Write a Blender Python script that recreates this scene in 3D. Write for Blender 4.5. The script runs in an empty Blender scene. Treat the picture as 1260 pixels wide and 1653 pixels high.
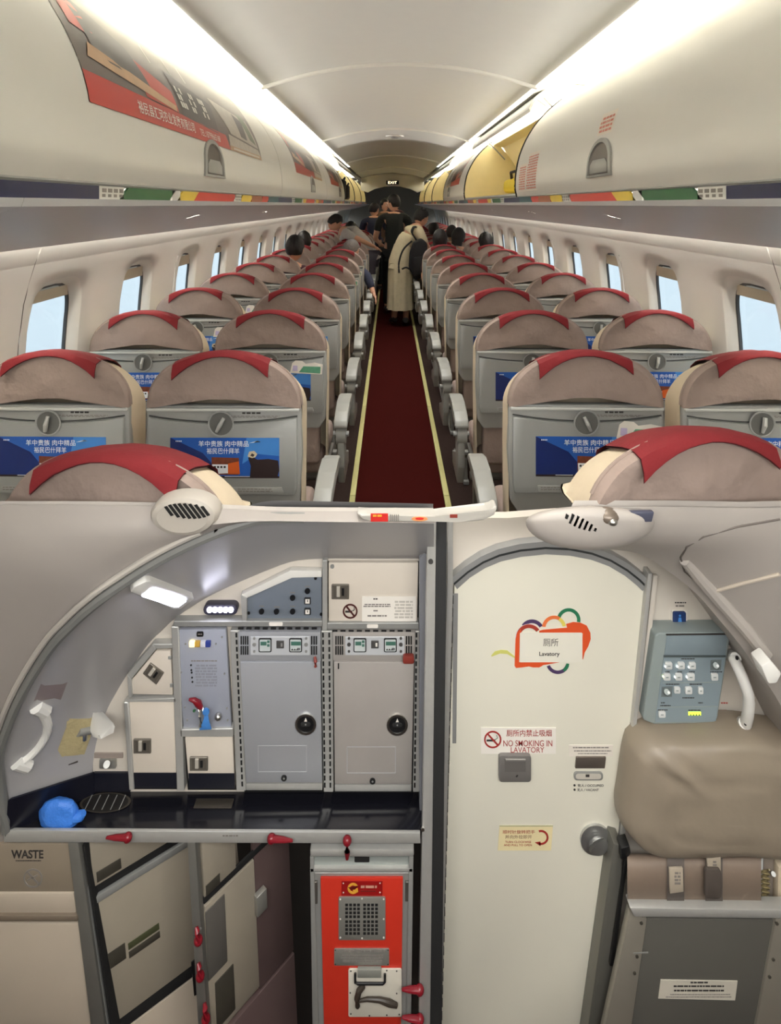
import bpy, bmesh, math, random
from mathutils import Vector, Matrix, noise
from mathutils.bvhtree import BVHTree
S = bpy.context.scene
C = S.collection
random.seed(7)

# ---------------------------------------------------------------- camera
F = 1000.0            # focal length in photo pixels (frame 1260 x 1653)
CAMZ = 2.85           # eye height above the galley floor; the cabin deck lies at 1.25
cam = bpy.data.objects.new('camera', bpy.data.cameras.new('camera')); C.objects.link(cam)
cam.location = (0, 0, CAMZ); cam.rotation_euler = (math.pi/2, 0, 0)
cam.data.sensor_fit = 'HORIZONTAL'; cam.data.sensor_width = 36; cam.data.lens = 36*F/1260
cam.data.shift_x = 0; cam.data.shift_y = (330-826.5)/1260
cam.data.clip_start = .02; cam.data.clip_end = 500
S.camera = cam

# ---------------------------------------------------------------- world, lights, exposure
W = bpy.data.worlds.new('daylight'); S.world = W; W.use_nodes = True
bg = W.node_tree.nodes['Background']; bg.inputs[0].default_value = (.80, .90, 1.0, 1); bg.inputs[1].default_value = 1.15
S.view_settings.view_transform = 'Standard'; S.view_settings.look = 'None'
S.view_settings.gamma = 1; S.view_settings.use_curve_mapping = False
S.view_settings.exposure = 1.05
COVE, WASH, LENS = 30.0, 34.0, 12.0      # strengths of the tubes and of the galley lamp lens

def area(name, loc, target, sx, sy, power, col, spread=180):
    l = bpy.data.lights.new(name, 'AREA'); l.shape = 'RECTANGLE'; l.size = sx; l.size_y = sy
    l.energy = power; l.color = col; l.spread = math.radians(spread)
    o = bpy.data.objects.new(name, l); C.objects.link(o); o.location = loc
    o.rotation_euler = (Vector(target)-Vector(loc)).to_track_quat('-Z', 'Y').to_euler()
    return o
area('entry_fill_light', (.15, .05, 2.76), (.15, 1.35, 1.0), 1.8, .4, 8.5, (1, .99, .97), 116)  # added lamp, unseen, hung in open air to light the galley front
for sd_ in (-1, 1): area('ceiling_fill_light', (.05+sd_*.745, 3.0, CAMZ+.655), (.05+sd_*.1, 3.0, CAMZ+.83), 9.2, .03, 4.0, (1, .98, .93), 38)  # added unseen strips that brighten the ceiling, which the cove tubes barely reach
area('aisle_fill_light', (.05, 4.2, 3.58), (.05, 4.2, 0), .8, 7.0, 15, (1, .98, .95), 84)  # added fill, no such lamp there; lifts the dim cabin

# ---------------------------------------------------------------- helpers
def lin(c): c /= 255.0; return c/12.92 if c <= .04045 else ((c+.055)/1.055)**2.4
_mats = {}
def M(name, rgb, rough=.5, metal=0., var=.05, scale=14., bump=0., bscale=None, spec=.5, emit=None):
    if name in _mats: return _mats[name]
    m = bpy.data.materials.new(name); m.use_nodes = True; nt = m.node_tree; p = nt.nodes['Principled BSDF']
    col = tuple(lin(c) for c in rgb)
    tc = nt.nodes.new('ShaderNodeTexCoord')
    nz = nt.nodes.new('ShaderNodeTexNoise'); nz.inputs['Scale'].default_value = scale; nz.inputs['Detail'].default_value = 4
    nt.links.new(tc.outputs['Object'], nz.inputs['Vector'])
    mr = nt.nodes.new('ShaderNodeMix'); mr.data_type = 'RGBA'
    mr.inputs['A'].default_value = tuple(max(0, c*(1-var)) for c in col)+(1,)
    mr.inputs['B'].default_value = tuple(min(1, c*(1+var)) for c in col)+(1,)
    nt.links.new(nz.outputs['Fac'], mr.inputs['Factor']); nt.links.new(mr.outputs['Result'], p.inputs['Base Color'])
    p.inputs['Roughness'].default_value = rough; p.inputs['Metallic'].default_value = metal
    p.inputs['Specular IOR Level'].default_value = spec
    if bump:
        n2 = nt.nodes.new('ShaderNodeTexNoise'); n2.inputs['Scale'].default_value = bscale or scale*4; n2.inputs['Detail'].default_value = 3
        nt.links.new(tc.outputs['Object'], n2.inputs['Vector'])
        b = nt.nodes.new('ShaderNodeBump'); b.inputs['Strength'].default_value = bump; b.inputs['Distance'].default_value = .01
        nt.links.new(n2.outputs['Fac'], b.inputs['Height']); nt.links.new(b.outputs['Normal'], p.inputs['Normal'])
    if emit:
        p.inputs['Emission Color'].default_value = col+(1,); p.inputs['Emission Strength'].default_value = emit
    _mats[name] = m; return m

def glass(name):
    m = bpy.data.materials.new(name); m.use_nodes = True; nt = m.node_tree
    nt.nodes.remove(nt.nodes['Principled BSDF']); out = nt.nodes['Material Output']
    t = nt.nodes.new('ShaderNodeBsdfTransparent'); t.inputs[0].default_value = (.9, .95, .97, 1)
    g = nt.nodes.new('ShaderNodeBsdfGlossy'); g.inputs['Roughness'].default_value = .08
    f = nt.nodes.new('ShaderNodeValue'); f.outputs[0].default_value = .05
    mx = nt.nodes.new('ShaderNodeMixShader')
    nt.links.new(f.outputs[0], mx.inputs[0]); nt.links.new(t.outputs[0], mx.inputs[1]); nt.links.new(g.outputs[0], mx.inputs[2])
    nt.links.new(mx.outputs[0], out.inputs[0]); return m

def P(px, py, d):
    """point that the photograph shows at pixel (px, py) when it lies d metres ahead"""
    return Vector(((px-630)/F*d, d, CAMZ-(py-330)/F*d))

WL = {}
SMALL = ('notice_print', 'panel_print', 'red_print', 'dark_print', 'picture_print', 'small_print', 'poster_lettering', 'advert_lettering', 'advert_picture', 'occupancy_lettering', 'screw', 'rivet', 'vent_hole', 'control_screw',
         'panel_screw', 'hinge_slot', 'hinge_knuckle', 'no_smoking_sign', 'no_smoking_sticker', 'placard', 'data_plate', 'trolley_badge', 'turn_label', 'small_notice', 'lavatory_emblem', 'striped_sign', 'pressed_panel', 'belt_tag')
def tag(o, label=None, cat=None, group=None, kind=None):
    if label: o['label'] = label
    if cat: o['category'] = cat
    if group: o['group'] = group
    if kind: o['kind'] = kind
    return o
def thing(name, label, cat, loc=(0, 0, 0), group=None, kind=None):
    o = bpy.data.objects.new(name, None); C.objects.link(o); o.empty_display_size = .05
    o.location = loc; WL[o.name] = Vector(loc)
    return tag(o, label, cat, group, kind)

class B:
    """collects shapes and links them as ONE mesh object"""
    def __init__(s): s.bm = bmesh.new(); s.ms = []
    def mi(s, mat):
        if mat not in s.ms: s.ms.append(mat)
        return s.ms.index(mat)
    def _fin(s, verts, mat, bev=0, seg=2):
        bm = s.bm; vs = set(verts); fs = {f for v in vs for f in v.link_faces}
        for f in fs: f.material_index = s.mi(mat)
        if bev:
            es = [e for e in {e for v in vs for e in v.link_edges}]
            r = bmesh.ops.bevel(bm, geom=es, offset=bev, segments=seg, affect='EDGES', profile=.5, clamp_overlap=True)
            fs = {f for f in fs if f.is_valid} | set(r['faces'])
        i = s.mi(mat)
        for f in fs: f.material_index = i
        return s
    def box(s, x0, x1, y0, y1, z0, z1, mat, bev=0, seg=2):
        c = [(x, y, z) for x in (x0, x1) for y in (y0, y1) for z in (z0, z1)]
        v = [s.bm.verts.new(p) for p in c]
        for q in ((0, 1, 3, 2), (4, 6, 7, 5), (0, 4, 5, 1), (2, 3, 7, 6), (0, 2, 6, 4), (1, 5, 7, 3)):
            s.bm.faces.new([v[k] for k in q])
        return s._fin(v, mat, bev, seg)
    def prism(s, pts, vec, mat, bev=0, seg=2):
        vec = Vector(vec); a = [s.bm.verts.new(Vector(p)) for p in pts]; b = [s.bm.verts.new(Vector(p)+vec) for p in pts]
        n = len(a); s.bm.faces.new(a); s.bm.faces.new(b[::-1])
        for i in range(n): s.bm.faces.new((a[i], b[i], b[(i+1) % n], a[(i+1) % n]))
        return s._fin(a+b, mat, bev, seg)
    def pp(s, pts, d, t, mat, bev=0, seg=2):
        return s.prism([P(x, y, d) for x, y in pts], (0, t, 0), mat, bev, seg)
    def pr(s, x0, y0, x1, y1, d, t, mat, bev=0, seg=2):
        return s.pp([(x0, y0), (x1, y0), (x1, y1), (x0, y1)], d, t, mat, bev, seg)
    def rr(s, x0, y0, x1, y1, r, d, t, mat, bev=0, n=5):
        return s.pp(rrect(x0, y0, x1, y1, r, n), d, t, mat, bev)
    def disc(s, px, py, rpx, d, t, mat, n=20, bev=0, ry=None):
        ry = ry or rpx
        return s.pp([(px+rpx*math.cos(2*math.pi*k/n), py+ry*math.sin(2*math.pi*k/n)) for k in range(n)], d, t, mat, bev)
    def ring(s, px, py, r0, r1, d, t, mat, n=24, a0=0, a1=360):
        full = a1-a0 >= 360; k = n if full else n+1
        o = []
        for j in range(k):
            a = math.radians(a0+(a1-a0)*j/n); o.append((math.cos(a), math.sin(a)))
        for j in range(n if full else n):
            p, q = o[j], o[(j+1) % k]
            s.pp([(px+r0*p[0], py+r0*p[1]), (px+r1*p[0], py+r1*p[1]), (px+r1*q[0], py+r1*q[1]), (px+r0*q[0], py+r0*q[1])], d, t, mat)
        return s
    def surf(s, rows, mat, closed=False):
        g = [[s.bm.verts.new(Vector(p)) for p in r] for r in rows]; i = s.mi(mat); n = len(g[0])
        for a, b in zip(g, g[1:]):
            for k in range(n if closed else n-1):
                f = s.bm.faces.new((a[k], a[(k+1) % n], b[(k+1) % n], b[k])); f.material_index = i
        return g
    def tube(s, path, r, mat, n=8, caps=True, flat=1.0):
        path = [Vector(p) for p in path]; rows = []; up = Vector((0, 0, 1))
        for k, p in enumerate(path):
            t = (path[min(k+1, len(path)-1)]-path[max(k-1, 0)]).normalized()
            a = t.cross(up)
            if a.length < .05: a = t.cross(Vector((0, 1, 0)))
            a.normalize(); b = a.cross(t); rk = r[k] if isinstance(r, (list, tuple)) else r
            rows.append([p+a*rk*math.cos(2*math.pi*j/n)+b*rk*flat*math.sin(2*math.pi*j/n) for j in range(n)])
        g = s.surf(rows, mat, True)
        if caps:
            for f in (s.bm.faces.new(g[0][::-1]), s.bm.faces.new(g[-1])): f.material_index = s.mi(mat)
        return s
    def cyl(s, p0, p1, r, mat, n=16, r1=None): return s.tube([p0, p1], [r, r1 or r], mat, n)
    def ball(s, c, r, mat, seg=14, rings=9, fn=None):
        if not isinstance(r, (list, tuple)): r = (r, r, r)
        c = Vector(c); mt = Matrix.Translation(c) @ Matrix.Diagonal((r[0], r[1], r[2], 1))
        v = bmesh.ops.create_uvsphere(s.bm, u_segments=seg, v_segments=rings, radius=1, matrix=mt)['verts']
        if fn:
            for q in v: q.co = fn(q.co)
        return s._fin(v, mat)
    def dash(s, x0, y0, x1, y1, d, mat, rows=2, seed=0, fill=.62, sk=0.):
        """unreadable small print: rows of little flat strokes"""
        rnd = random.Random(seed*31+rows); h = (y1-y0)/rows
        for k in range(rows):
            x = x0+rnd.uniform(0, .08)*(x1-x0); ye = y0+k*h
            while x < x1-1:
                w = min(rnd.uniform(.6, 2.6)*h, x1-x)
                s.pp([(x+sk*k, ye), (x+w+sk*k, ye), (x+w+sk*k, ye+h*fill), (x+sk*k, ye+h*fill)], d, .0004, mat); x += w+h*.28
        return s
    def addmesh(s, me, fn, mat):
        i = s.mi(mat); vs = [s.bm.verts.new(fn(v.co)) for v in me.vertices]
        for p in me.polygons:
            try: f = s.bm.faces.new([vs[k] for k in p.vertices]); f.material_index = i
            except ValueError: pass
        return s
    def text(s, body, fn, mat, bold=0.):
        """lettering as flat mesh; fn maps u,v in 0..1 over the text box to a point"""
        me = textmesh(body, bold)
        xs = [v.co.x for v in me.vertices]; ys = [v.co.y for v in me.vertices]
        x0, x1, y0, y1 = min(xs), max(xs), min(ys), max(ys)
        return s.addmesh(me, lambda c: fn((c.x-x0)/(x1-x0), (c.y-y0)/(y1-y0)), mat)
    def ptext(s, body, x0, y0, x1, y1, d, mat, bold=0., sk=0., dx=0.):
        return s.text(body, lambda u, v: P(x0+(x1-x0)*u+sk*v, y1+(y0-y1)*v+dx*u, d), mat, bold)
    def ob(s, name, parent=None, smooth=35, label=None, cat=None, group=None, kind=None, base=True, link=True):
        bm = s.bm; bmesh.ops.recalc_face_normals(bm, faces=bm.faces[:])
        me = bpy.data.meshes.new(name)
        lo = [min(v.co[k] for v in bm.verts) for k in range(3)]; hi = [max(v.co[k] for v in bm.verts) for k in range(3)]
        c = Vector(((lo[0]+hi[0])/2, (lo[1]+hi[1])/2, lo[2] if parent is None else (lo[2]+hi[2])/2))
        for v in bm.verts: v.co -= c
        bm.to_mesh(me); bm.free()
        for m in s.ms: me.materials.append(m)
        if smooth:
            for p in me.polygons: p.use_smooth = True
            me.set_sharp_from_angle(angle=math.radians(smooth))
        o = bpy.data.objects.new(name, me); C.objects.link(o)
        if parent is not None: o.parent = parent; o.location = c-WL[parent.name]
        else: o.location = c
        WL[o.name] = c.copy()
        if parent is not None and name in SMALL: kind = 'stuff'
        return tag(o, label, cat, group, kind)

_tm = {}
def textmesh(body, bold=0.):
    k = (body, bold)
    if k not in _tm:
        cu = bpy.data.curves.new('lettering', 'FONT'); cu.body = body; cu.size = 1; cu.offset = bold; cu.resolution_u = 3
        o = bpy.data.objects.new('lettering', cu); C.objects.link(o)
        dg = bpy.context.evaluated_depsgraph_get(); _tm[k] = bpy.data.meshes.new_from_object(o.evaluated_get(dg))
        bpy.data.objects.remove(o); bpy.data.curves.remove(cu)
    return _tm[k]

def rrect(x0, y0, x1, y1, r, n=5):
    o = []
    for cx, cy, a in ((x1-r, y1-r, 0), (x0+r, y1-r, 90), (x0+r, y0+r, 180), (x1-r, y0+r, 270)):
        for k in range(n): t = math.radians(a+90*k/(n-1)); o.append((cx+r*math.cos(t), cy+r*math.sin(t)))
    return o

def dup(root, loc=None, rotz=0., label=None, group=None, skip=None):
    r = root.copy(); C.objects.link(r)
    if loc is not None: r.location = loc
    r.rotation_euler = (0, 0, rotz)
    if label: r['label'] = label
    if group: r['group'] = group
    for ch in list(root.children):
        if skip and skip(ch): continue
        c = ch.copy(); C.objects.link(c); c.parent = r
        for g in ch.children:
            e = g.copy(); C.objects.link(e); e.parent = c
    return r

def lerp(tab, z):
    """piecewise linear x(z) over a list of (x, z)"""
    t = sorted((b, a) for a, b in tab)
    if z <= t[0][0]: return t[0][1]
    for (z0, a0), (z1, a1) in zip(t, t[1:]):
        if z <= z1: return a0+(a1-a0)*(z-z0)/(z1-z0)
    return t[-1][1]
def spline(pts, n=4):
    """Catmull-Rom through points"""
    p = [Vector(q) for q in pts]; o = []
    for i in range(len(p)-1):
        a, b, c, d = p[max(i-1, 0)], p[i], p[i+1], p[min(i+2, len(p)-1)]
        for k in range(n):
            t = k/n; o.append(.5*((2*b)+(c-a)*t+(2*a-5*b+4*c-d)*t*t+(3*b-a-3*c+d)*t**3))
    return o+[p[-1]]

# ---------------------------------------------------------------- materials
ivory = M('ivory panel', (221, 218, 210), .38, var=.02)
binwhite = M('bin shell', (214, 211, 203), .34, var=.015)
wallm = M('sidewall panel', (206, 203, 197), .45, var=.02)
psum = M('passenger service panel', (208, 208, 210), .4, var=.02)
cream = M('cream bin lining', (224, 208, 160), .6, var=.04)
alu = M('brushed aluminium', (186, 185, 180), .36, .4, var=.06, scale=60)
alud = M('dull aluminium', (156, 156, 152), .42, .35, var=.08, scale=40)
chrome = M('chrome', (200, 198, 192), .32, 1., var=.02)
steel = M('stainless steel', (190, 190, 188), .28, .85, var=.05, scale=30)
black = M('black plastic', (22, 22, 23), .4, var=.1)
rubber = M('dark rubber', (38, 38, 38), .7, var=.1)
dark = M('dark recess', (16, 15, 15), .9, var=.05)
ink = M('print ink', (52, 48, 46), .7, var=.02)
inkgrey = M('pale print ink', (128, 122, 116), .7, var=.02)
redink = M('red print', (176, 44, 36), .6, var=.02)
white = M('white plastic', (232, 230, 224), .4, var=.02)
paper = M('white sticker', (232, 226, 216), .5, var=.03)
redcloth = M('red cloth', (124, 26, 31), .85, var=.1, scale=30, bump=.12, bscale=160)
taupe = M('taupe seat fabric', (152, 134, 124), .85, var=.1, scale=22, bump=.7, bscale=22)
creamfab = M('cream seat fabric', (206, 190, 164), .85, var=.06, scale=18, bump=.25, bscale=30)
shell = M('grey seat shell', (152, 152, 147), .42, var=.03)
trayg = M('grey tray plastic', (148, 149, 145), .38, var=.03)
armg = M('grey armrest plastic', (150, 150, 144), .36, var=.04)
frameg = M('seat frame', (118, 116, 110), .45, .3, var=.06)
# ================================================================ the cabin shell
CX = .05                       # the cabin's middle, slightly right of the eye
DECK = 1.25                    # cabin floor height
YB, YF = -1.6, 20.5
WALLP = [(1.30, -.12), (1.335, -.2), (1.38, -.35), (1.405, -.55), (1.41, -.75), (1.385, -1.0), (1.33, -1.3), (1.25, -1.6)]
def wx(z): return lerp(WALLP, z)
def cab(side, x, y, z): return Vector((CX+side*x, y, CAMZ+z))     # x outward from the middle, z from eye height

carpet = M('dark red carpet', (60, 16, 13), 1., var=.18, scale=60, bump=.4, bscale=500, spec=.05)
carpet2 = M('grey brown carpet', (56, 44, 40), 1., var=.15, scale=60, bump=.4, bscale=500, spec=.05)
glow = M('pale yellow floor path strip', (196, 190, 128), .5, var=.06)
fl = thing('floor', None, None, (CX, 1.95, DECK), kind='structure')
B().box(CX-.24, CX+.24, 1.9, YF, DECK-.04, DECK, carpet).ob('aisle_carpet', fl, label='dark red aisle carpet')
for sd in (-1, 1):
    B().box(*sorted((CX+sd*.275, CX+sd*1.4)), 1.9, YF, DECK-.04, DECK-.002, carpet2).ob('side_carpet', fl)
    y = 1.9
    while y < 17:
        B().box(*sorted((CX+sd*.242, CX+sd*.273)), y, y+1.496, DECK-.03, DECK+.004, glow, .002).ob('path_strip', fl)
        y += 1.5
B().box(-1.7, 1.7, YB, 1.95, -.05, 0, carpet2).ob('floor_entry', kind='structure')

# central ceiling: arched panels, pale ribs between them
ceilm = M('ceiling panel', (226, 225, 219), .5, var=.02)
ce = thing('ceiling', None, None, (CX, 5, CAMZ+.7), kind='structure')
ribs = [-1.6, .9, 3.5, 6.5, 10.0, 13.2, 16.6, YF]
def arch(t, dz=0., w=.78): return (w*t, .665+.135*(1-t*t)+dz)     # t in -1..1
for a, b in zip(ribs, ribs[1:]):
    g = B(); rows = []
    for y in (a+.004, b-.004): rows.append([cab(1, *((arch(k/12)[0],)), y, arch(k/12)[1]) for k in range(-12, 13)])
    low = [[p+Vector((0, 0, .012)) for p in r] for r in rows]
    g.surf(rows, ceilm); g.surf([r[::-1] for r in low], ceilm)
    g.ob('ceiling_panel', ce)
    r = B(); r.tube([cab(1, arch(k/12)[0], b, arch(k/12, -.002)[1]) for k in range(-12, 13)], .017, M('pale rib', (244, 242, 234), .4, var=0), 8); r.ob('ceiling_rib', ce)
for sd in (-1, 1):
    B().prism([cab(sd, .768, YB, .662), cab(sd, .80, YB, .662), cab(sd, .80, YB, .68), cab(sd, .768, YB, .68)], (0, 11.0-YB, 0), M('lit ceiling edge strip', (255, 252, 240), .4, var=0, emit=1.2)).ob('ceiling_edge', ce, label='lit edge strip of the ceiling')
    # cove panel behind the edge, lit by a tube that lies behind the bin tops
    for a, b in zip(ribs, ribs[1:]):
        g = B(); g.surf([[cab(sd, x, y, z) for x, z in ((.80, .665), (.90, .70), (1.02, .725), (1.14, .73), (1.22, .70), (1.25, .60))] for y in (a+.004, b-.004)], ivory)
        g.ob('cove_panel', ce)
tube_m = M('fluorescent tube', (255, 252, 238), .4, var=0, emit=COVE)
tube_w = M('wash tube', (255, 250, 240), .4, var=0, emit=WASH)
for sd, nm in ((-1, 'left'), (1, 'right')):
    g = B()
    for y in [-.6+1.3*k for k in range(13)]: g.cyl(cab(sd, 1.10, y, .635), cab(sd, 1.10, y+1.22, .635), .014, tube_m, 10)
    for y in [-.6+1.3*k for k in range(13)]:
        for e in (0, 1.22): g.box(CX+sd*1.10-.018, CX+sd*1.10+.018, y+e-.012, y+e+.012, CAMZ+.615, CAMZ+.655, white)
    g.ob('cove_light', label='row of warm fluorescent tubes in the cove above the %s bins' % nm, cat='light')
    g = B(); g.cyl(cab(sd, 1.275, -.6, -.075), cab(sd, 1.275, 15, -.075), .008, tube_w, 8)
    g.ob('wash_light', label='thin wash light tube behind the panel under the %s bins' % nm, cat='light')
# smoke detector / speaker rose on the ceiling
g = B(); c = cab(1, .0, 7.2, .80)
g.cyl(c+Vector((0, 0, -.004)), c+Vector((0, 0, -.016)), .11, ivory, 24, .10); g.cyl(c+Vector((0, 0, -.016)), c+Vector((0, 0, -.03)), .05, alud, 20, .04)
g.ob('ceiling_speaker', label='small round speaker rose in the middle of the cabin ceiling', cat='speaker')

# upper outer skin, so that the tube is closed above and beside
outer = M('insulation', (120, 116, 108), .9)
g = B(); rows = []
for y in (YB, YF): rows.append([cab(1, 1.62*math.cos(math.radians(a)), y, .05+1.22*math.sin(math.radians(a))) for a in range(0, 181, 10)])
g.surf(rows, outer); g.ob('ceiling_skin', kind='structure')
# far bulkhead with a lit header arch
g = B(); g.box(CX-1.5, CX+1.5, YF, YF+.05, DECK, CAMZ+1.1, M('far bulkhead', (120, 112, 100), .6)); g.ob('wall_far', kind='structure')
g = B(); pts = [cab(1, x, 15.6, z) for x, z in ((-.62, .30), (-.45, .40), (-.2, .45), (0, .46), (.2, .45), (.45, .40), (.62, .30), (.80, .36), (.80, .66), (.5, .74), (0, .80), (-.5, .74), (-.80, .66), (-.80, .36))]
g.prism(pts, (0, .08, 0), ivory, .01); g.ob('header_arch', label='ivory arched header across the far end of the aisle ceiling', cat='header')
g = B(); g.box(CX-.16, CX+.16, 15.57, 15.6, CAMZ+.50, CAMZ+.60, black, .005)
g.text('EXIT', lambda u, v: Vector((CX-.11+.22*u, 15.568, CAMZ+.52+.06*v)), M('lit exit letters', (255, 236, 190), .5, emit=1.5))
g.ob('exit_sign', label='small dark exit sign on the far header arch', cat='sign')

# ---------------- sidewalls with windows
glassm = glass('window glass'); shadem = M('window shade', (196, 186, 166), .6, var=.03); seam = M('panel seam', (84, 78, 72), .8)
reveal = M('window reveal', (214, 210, 202), .4, var=.02)
WIN = [2.50+.8*k for k in range(-1, 22)]
def sidewall(side, nm):
    wall = thing('wall_'+nm, None, None, cab(side, 1.3, 2, -1.6), kind='structure')
    nwin = 0; y0 = .65
    zt, zb = -.22, -.95; hy, hz, zc = .20, .25, -.545
    N = 40
    while y0 < 19:
        g = B(); ycs = [y0+.25, y0+1.05]; cut = [y0+.003, y0+.65, y0+1.597]
        for h in range(2):
            ya, yb, yc = cut[h], cut[h+1], ycs[h]
            rect = []
            for k in range(10): rect.append((ya+(yb-ya)*k/10, zt))
            for k in range(10): rect.append((yb, zt+(zb-zt)*k/10))
            for k in range(10): rect.append((yb+(ya-yb)*k/10, zb))
            for k in range(10): rect.append((ya, zb+(zt-zb)*k/10))
            hole = []
            for (y, z) in rect:
                a = math.atan2((z-zc)/hz, (y-yc)/hy); ca, sa = math.cos(a), math.sin(a)
                e = .55
                hole.append((yc+hy*math.copysign(abs(ca)**e, ca), zc+hz*math.copysign(abs(sa)**e, sa)))
            def ringp(f, off):
                o = []
                for (y, z), (u, v) in zip(rect, hole):
                    yy, zz = u+(y-u)*f, v+(z-v)*f; o.append(cab(side, wx(zz)+off, yy, zz))
                return o
            inner = lambda s_, off: [cab(side, wx(zc+(v-zc)*s_)+off, yc+(u-yc)*s_, zc+(v-zc)*s_) for u, v in hole]
            g.surf([ringp(1, 0), ringp(.5, 0), ringp(.12, 0), ringp(0, .006)], wallm, True)
            g.surf([ringp(0, .006), inner(.95, .015), inner(.91, .035), inner(.88, .05)], reveal, True)
            nwin += 1
            w = thing('window_%d' % (nwin if side < 0 else nwin+40), None, None, cab(side, wx(zc)+.07, yc, zc), kind='structure')
            q = B(); q.surf([inner(.89, .047), inner(.85, .049), inner(.845, .06), inner(.88, .063)], M('dark window gasket', (70, 70, 70), .6), True); q.ob('window_gasket', w)
            q = B(); lo = inner(.875, .056); q.prism(lo, (side*.004, 0, 0), glassm); q.ob('pane', w, smooth=0)
            sh = [cab(side, wx(z)+.044, y, z) for y, z in ((yc-.13, zc+.205), (yc+.13, zc+.205), (yc+.15, zc+.16-.02*((nwin*7) % 3)/2), (yc-.15, zc+.16-.02*((nwin*7) % 3)/2))]
            q = B(); q.prism(sh, (side*.004, 0, 0), shadem, .001); q.ob('window_shade', w)
        ups = [[cab(side, wx(z), y, z) for z in (-.10, -.15, zt)] for y in (cut[0], cut[2])]
        dn = [[cab(side, wx(z), y, z) for z in (zb, -1.05, -1.2, -1.4, -1.62)] for y in (cut[0], cut[2])]
        g.surf(ups, wallm); g.surf(dn, wallm)
        g.ob('wall_panel', wall)
        g = B(); g.surf([[cab(side, wx(z)+.012, y0+dy, z) for z in (-.1, -.3, -.5, -.75, -1, -1.3, -1.62)] for dy in (-.02, .02)], seam); g.ob('seam_strip', wall)
        y0 += 1.6
    # panel under the bins, from the aisle edge out and down to the sidewall
    g = B(); prof = [(.700, .012), (.705, -.004), (.80, -.03), (.95, -.07), (1.1, -.112), (1.2, -.138), (1.235, -.145), (1.24, -.13)]
    yy = [YB, 1.1]+[2.6+1.5*k for k in range(12)]
    for a, b in zip(yy, yy[1:]):
        q = B(); q.surf([[cab(side, x, y, z) for x, z in prof] for y in (a+.0005, b-.0005)], psum); q.ob('service_panel', wall)
    q = B(); q.surf([[cab(side, x, y, z) for x, z in ((1.24, -.04), (1.3, -.02), (1.36, -.06), (1.42, -.2), (1.5, -.4))] for y in (YB, YF)], wallm); q.ob('wash_cove', wall)
    q = B(); q.surf([[cab(side, x, y, z) for x, z in ((1.64, .3), (1.62, .05), (1.5, -.25))] for y in (YB, YF)], outer); q.ob('skin_strip', wall)
    return wall
sidewall(-1, 'left'); sidewall(1, 'right')

# ---------------- coloured decor band under the bins
cols = {'navy': M('navy band', (24, 28, 66), .4), 'green': M('green band', (34, 92, 50), .4), 'white': M('white band', (206, 204, 196), .4),
        'yellow': M('yellow band', (214, 184, 60), .4), 'red': M('red band', (192, 52, 38), .4), 'brown': M('brown band', (150, 84, 52), .4), 'teal': M('teal band', (46, 92, 96), .4)}
for sd, nm in ((-1, 'left'), (1, 'right')):
    t = thing('decor_band', 'narrow multicoloured printed band along the %s overhead bins' % nm, 'band', cab(sd, .70, 2, .012))
    seq = [('navy', 1.0), ('white', .13), ('green', .34), ('white', .07), ('yellow', .16), ('red', .52), ('white', .12), ('yellow', .2), ('brown', .24), ('red', .16), ('teal', .3)]
    y = .40; k = 0
    while y < 17:
        n, L = seq[k % len(seq)]
        if k >= len(seq) and n == 'navy': L = .5
        sl = .03 if n in ('yellow', 'red', 'green') else 0
        q = B(); q.prism([cab(sd, .708, y+sl, .042), cab(sd, .708, y+L+sl, .042), cab(sd, .708, y+L-sl, .010), cab(sd, .708, y-sl, .010)], (sd*.006, 0, 0), cols[n])
        if n == 'white' and L > .1:
            for j in range(4):
                yy = y+.015+j*L*.23
                q.prism([cab(sd, .7075, yy, .037), cab(sd, .7075, yy+L*.16, .037), cab(sd, .7075, yy+L*.16, .028), cab(sd, .7075, yy, .028)], (sd*.001, 0, 0), inkgrey)
                q.prism([cab(sd, .7075, yy, .024), cab(sd, .7075, yy+L*.12, .024), cab(sd, .7075, yy+L*.12, .017), cab(sd, .7075, yy, .017)], (sd*.001, 0, 0), inkgrey)
        q.ob('band_piece', t); y += L; k += 1

# ---------------- overhead bins
BP = [(.712, .046), (.704, .075), (.700, .11), (.706, .19), (.726, .29), (.765, .385), (.82, .475), (.885, .55), (.94, .60), (.98, .632)]
BPS = [(p.x, p.z) for p in spline([(x, 0, z) for x, z in BP], 3)]
def bx(z): return lerp(BPS, z)
def bin_latch(t, sd, y, r=1.0):
    # arched recess with a grey paddle
    g = B(); pts = []
    for k in range(13):
        a = math.pi*k/12; pts.append((math.cos(a)*.058, max(0, math.sin(a))*.085))
    outl = [(.058, -.055)]+[(x, z) for x, z in pts]+[(-.058, -.055)]
    outl = [(u*(1.08 if v < -.05 else 1), v) for u, v in outl]
    f = lambda u, v, off: cab(sd, bx(.155+v)-off, y+u*2.1, .155+v)
    g.surf([[f(u, v, -.002) for u, v in outl], [f(u, v, .007) for u, v in outl], [f(u*.84, v*.84-.002, .008) for u, v in outl], [f(u*.8, v*.8-.002, .001) for u, v in outl]], alud, True)
    g.ob('latch_frame', t)
    g = B(); g.prism([f(u*.8, v*.8-.002, .002) for u, v in outl], (sd*.002, 0, 0), M('latch recess', (92, 84, 78), .5)); h = g.ob('latch_recess', t)
    g = B(); g.prism([f(u, v, .006) for u, v in ((-.044, -.042), (.044, -.042), (.043, -.01), (.03, .008), (-.03, .008), (-.043, -.01))], (sd*.004, 0, 0), armg, .002); g.ob('latch_paddle', t)
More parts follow.
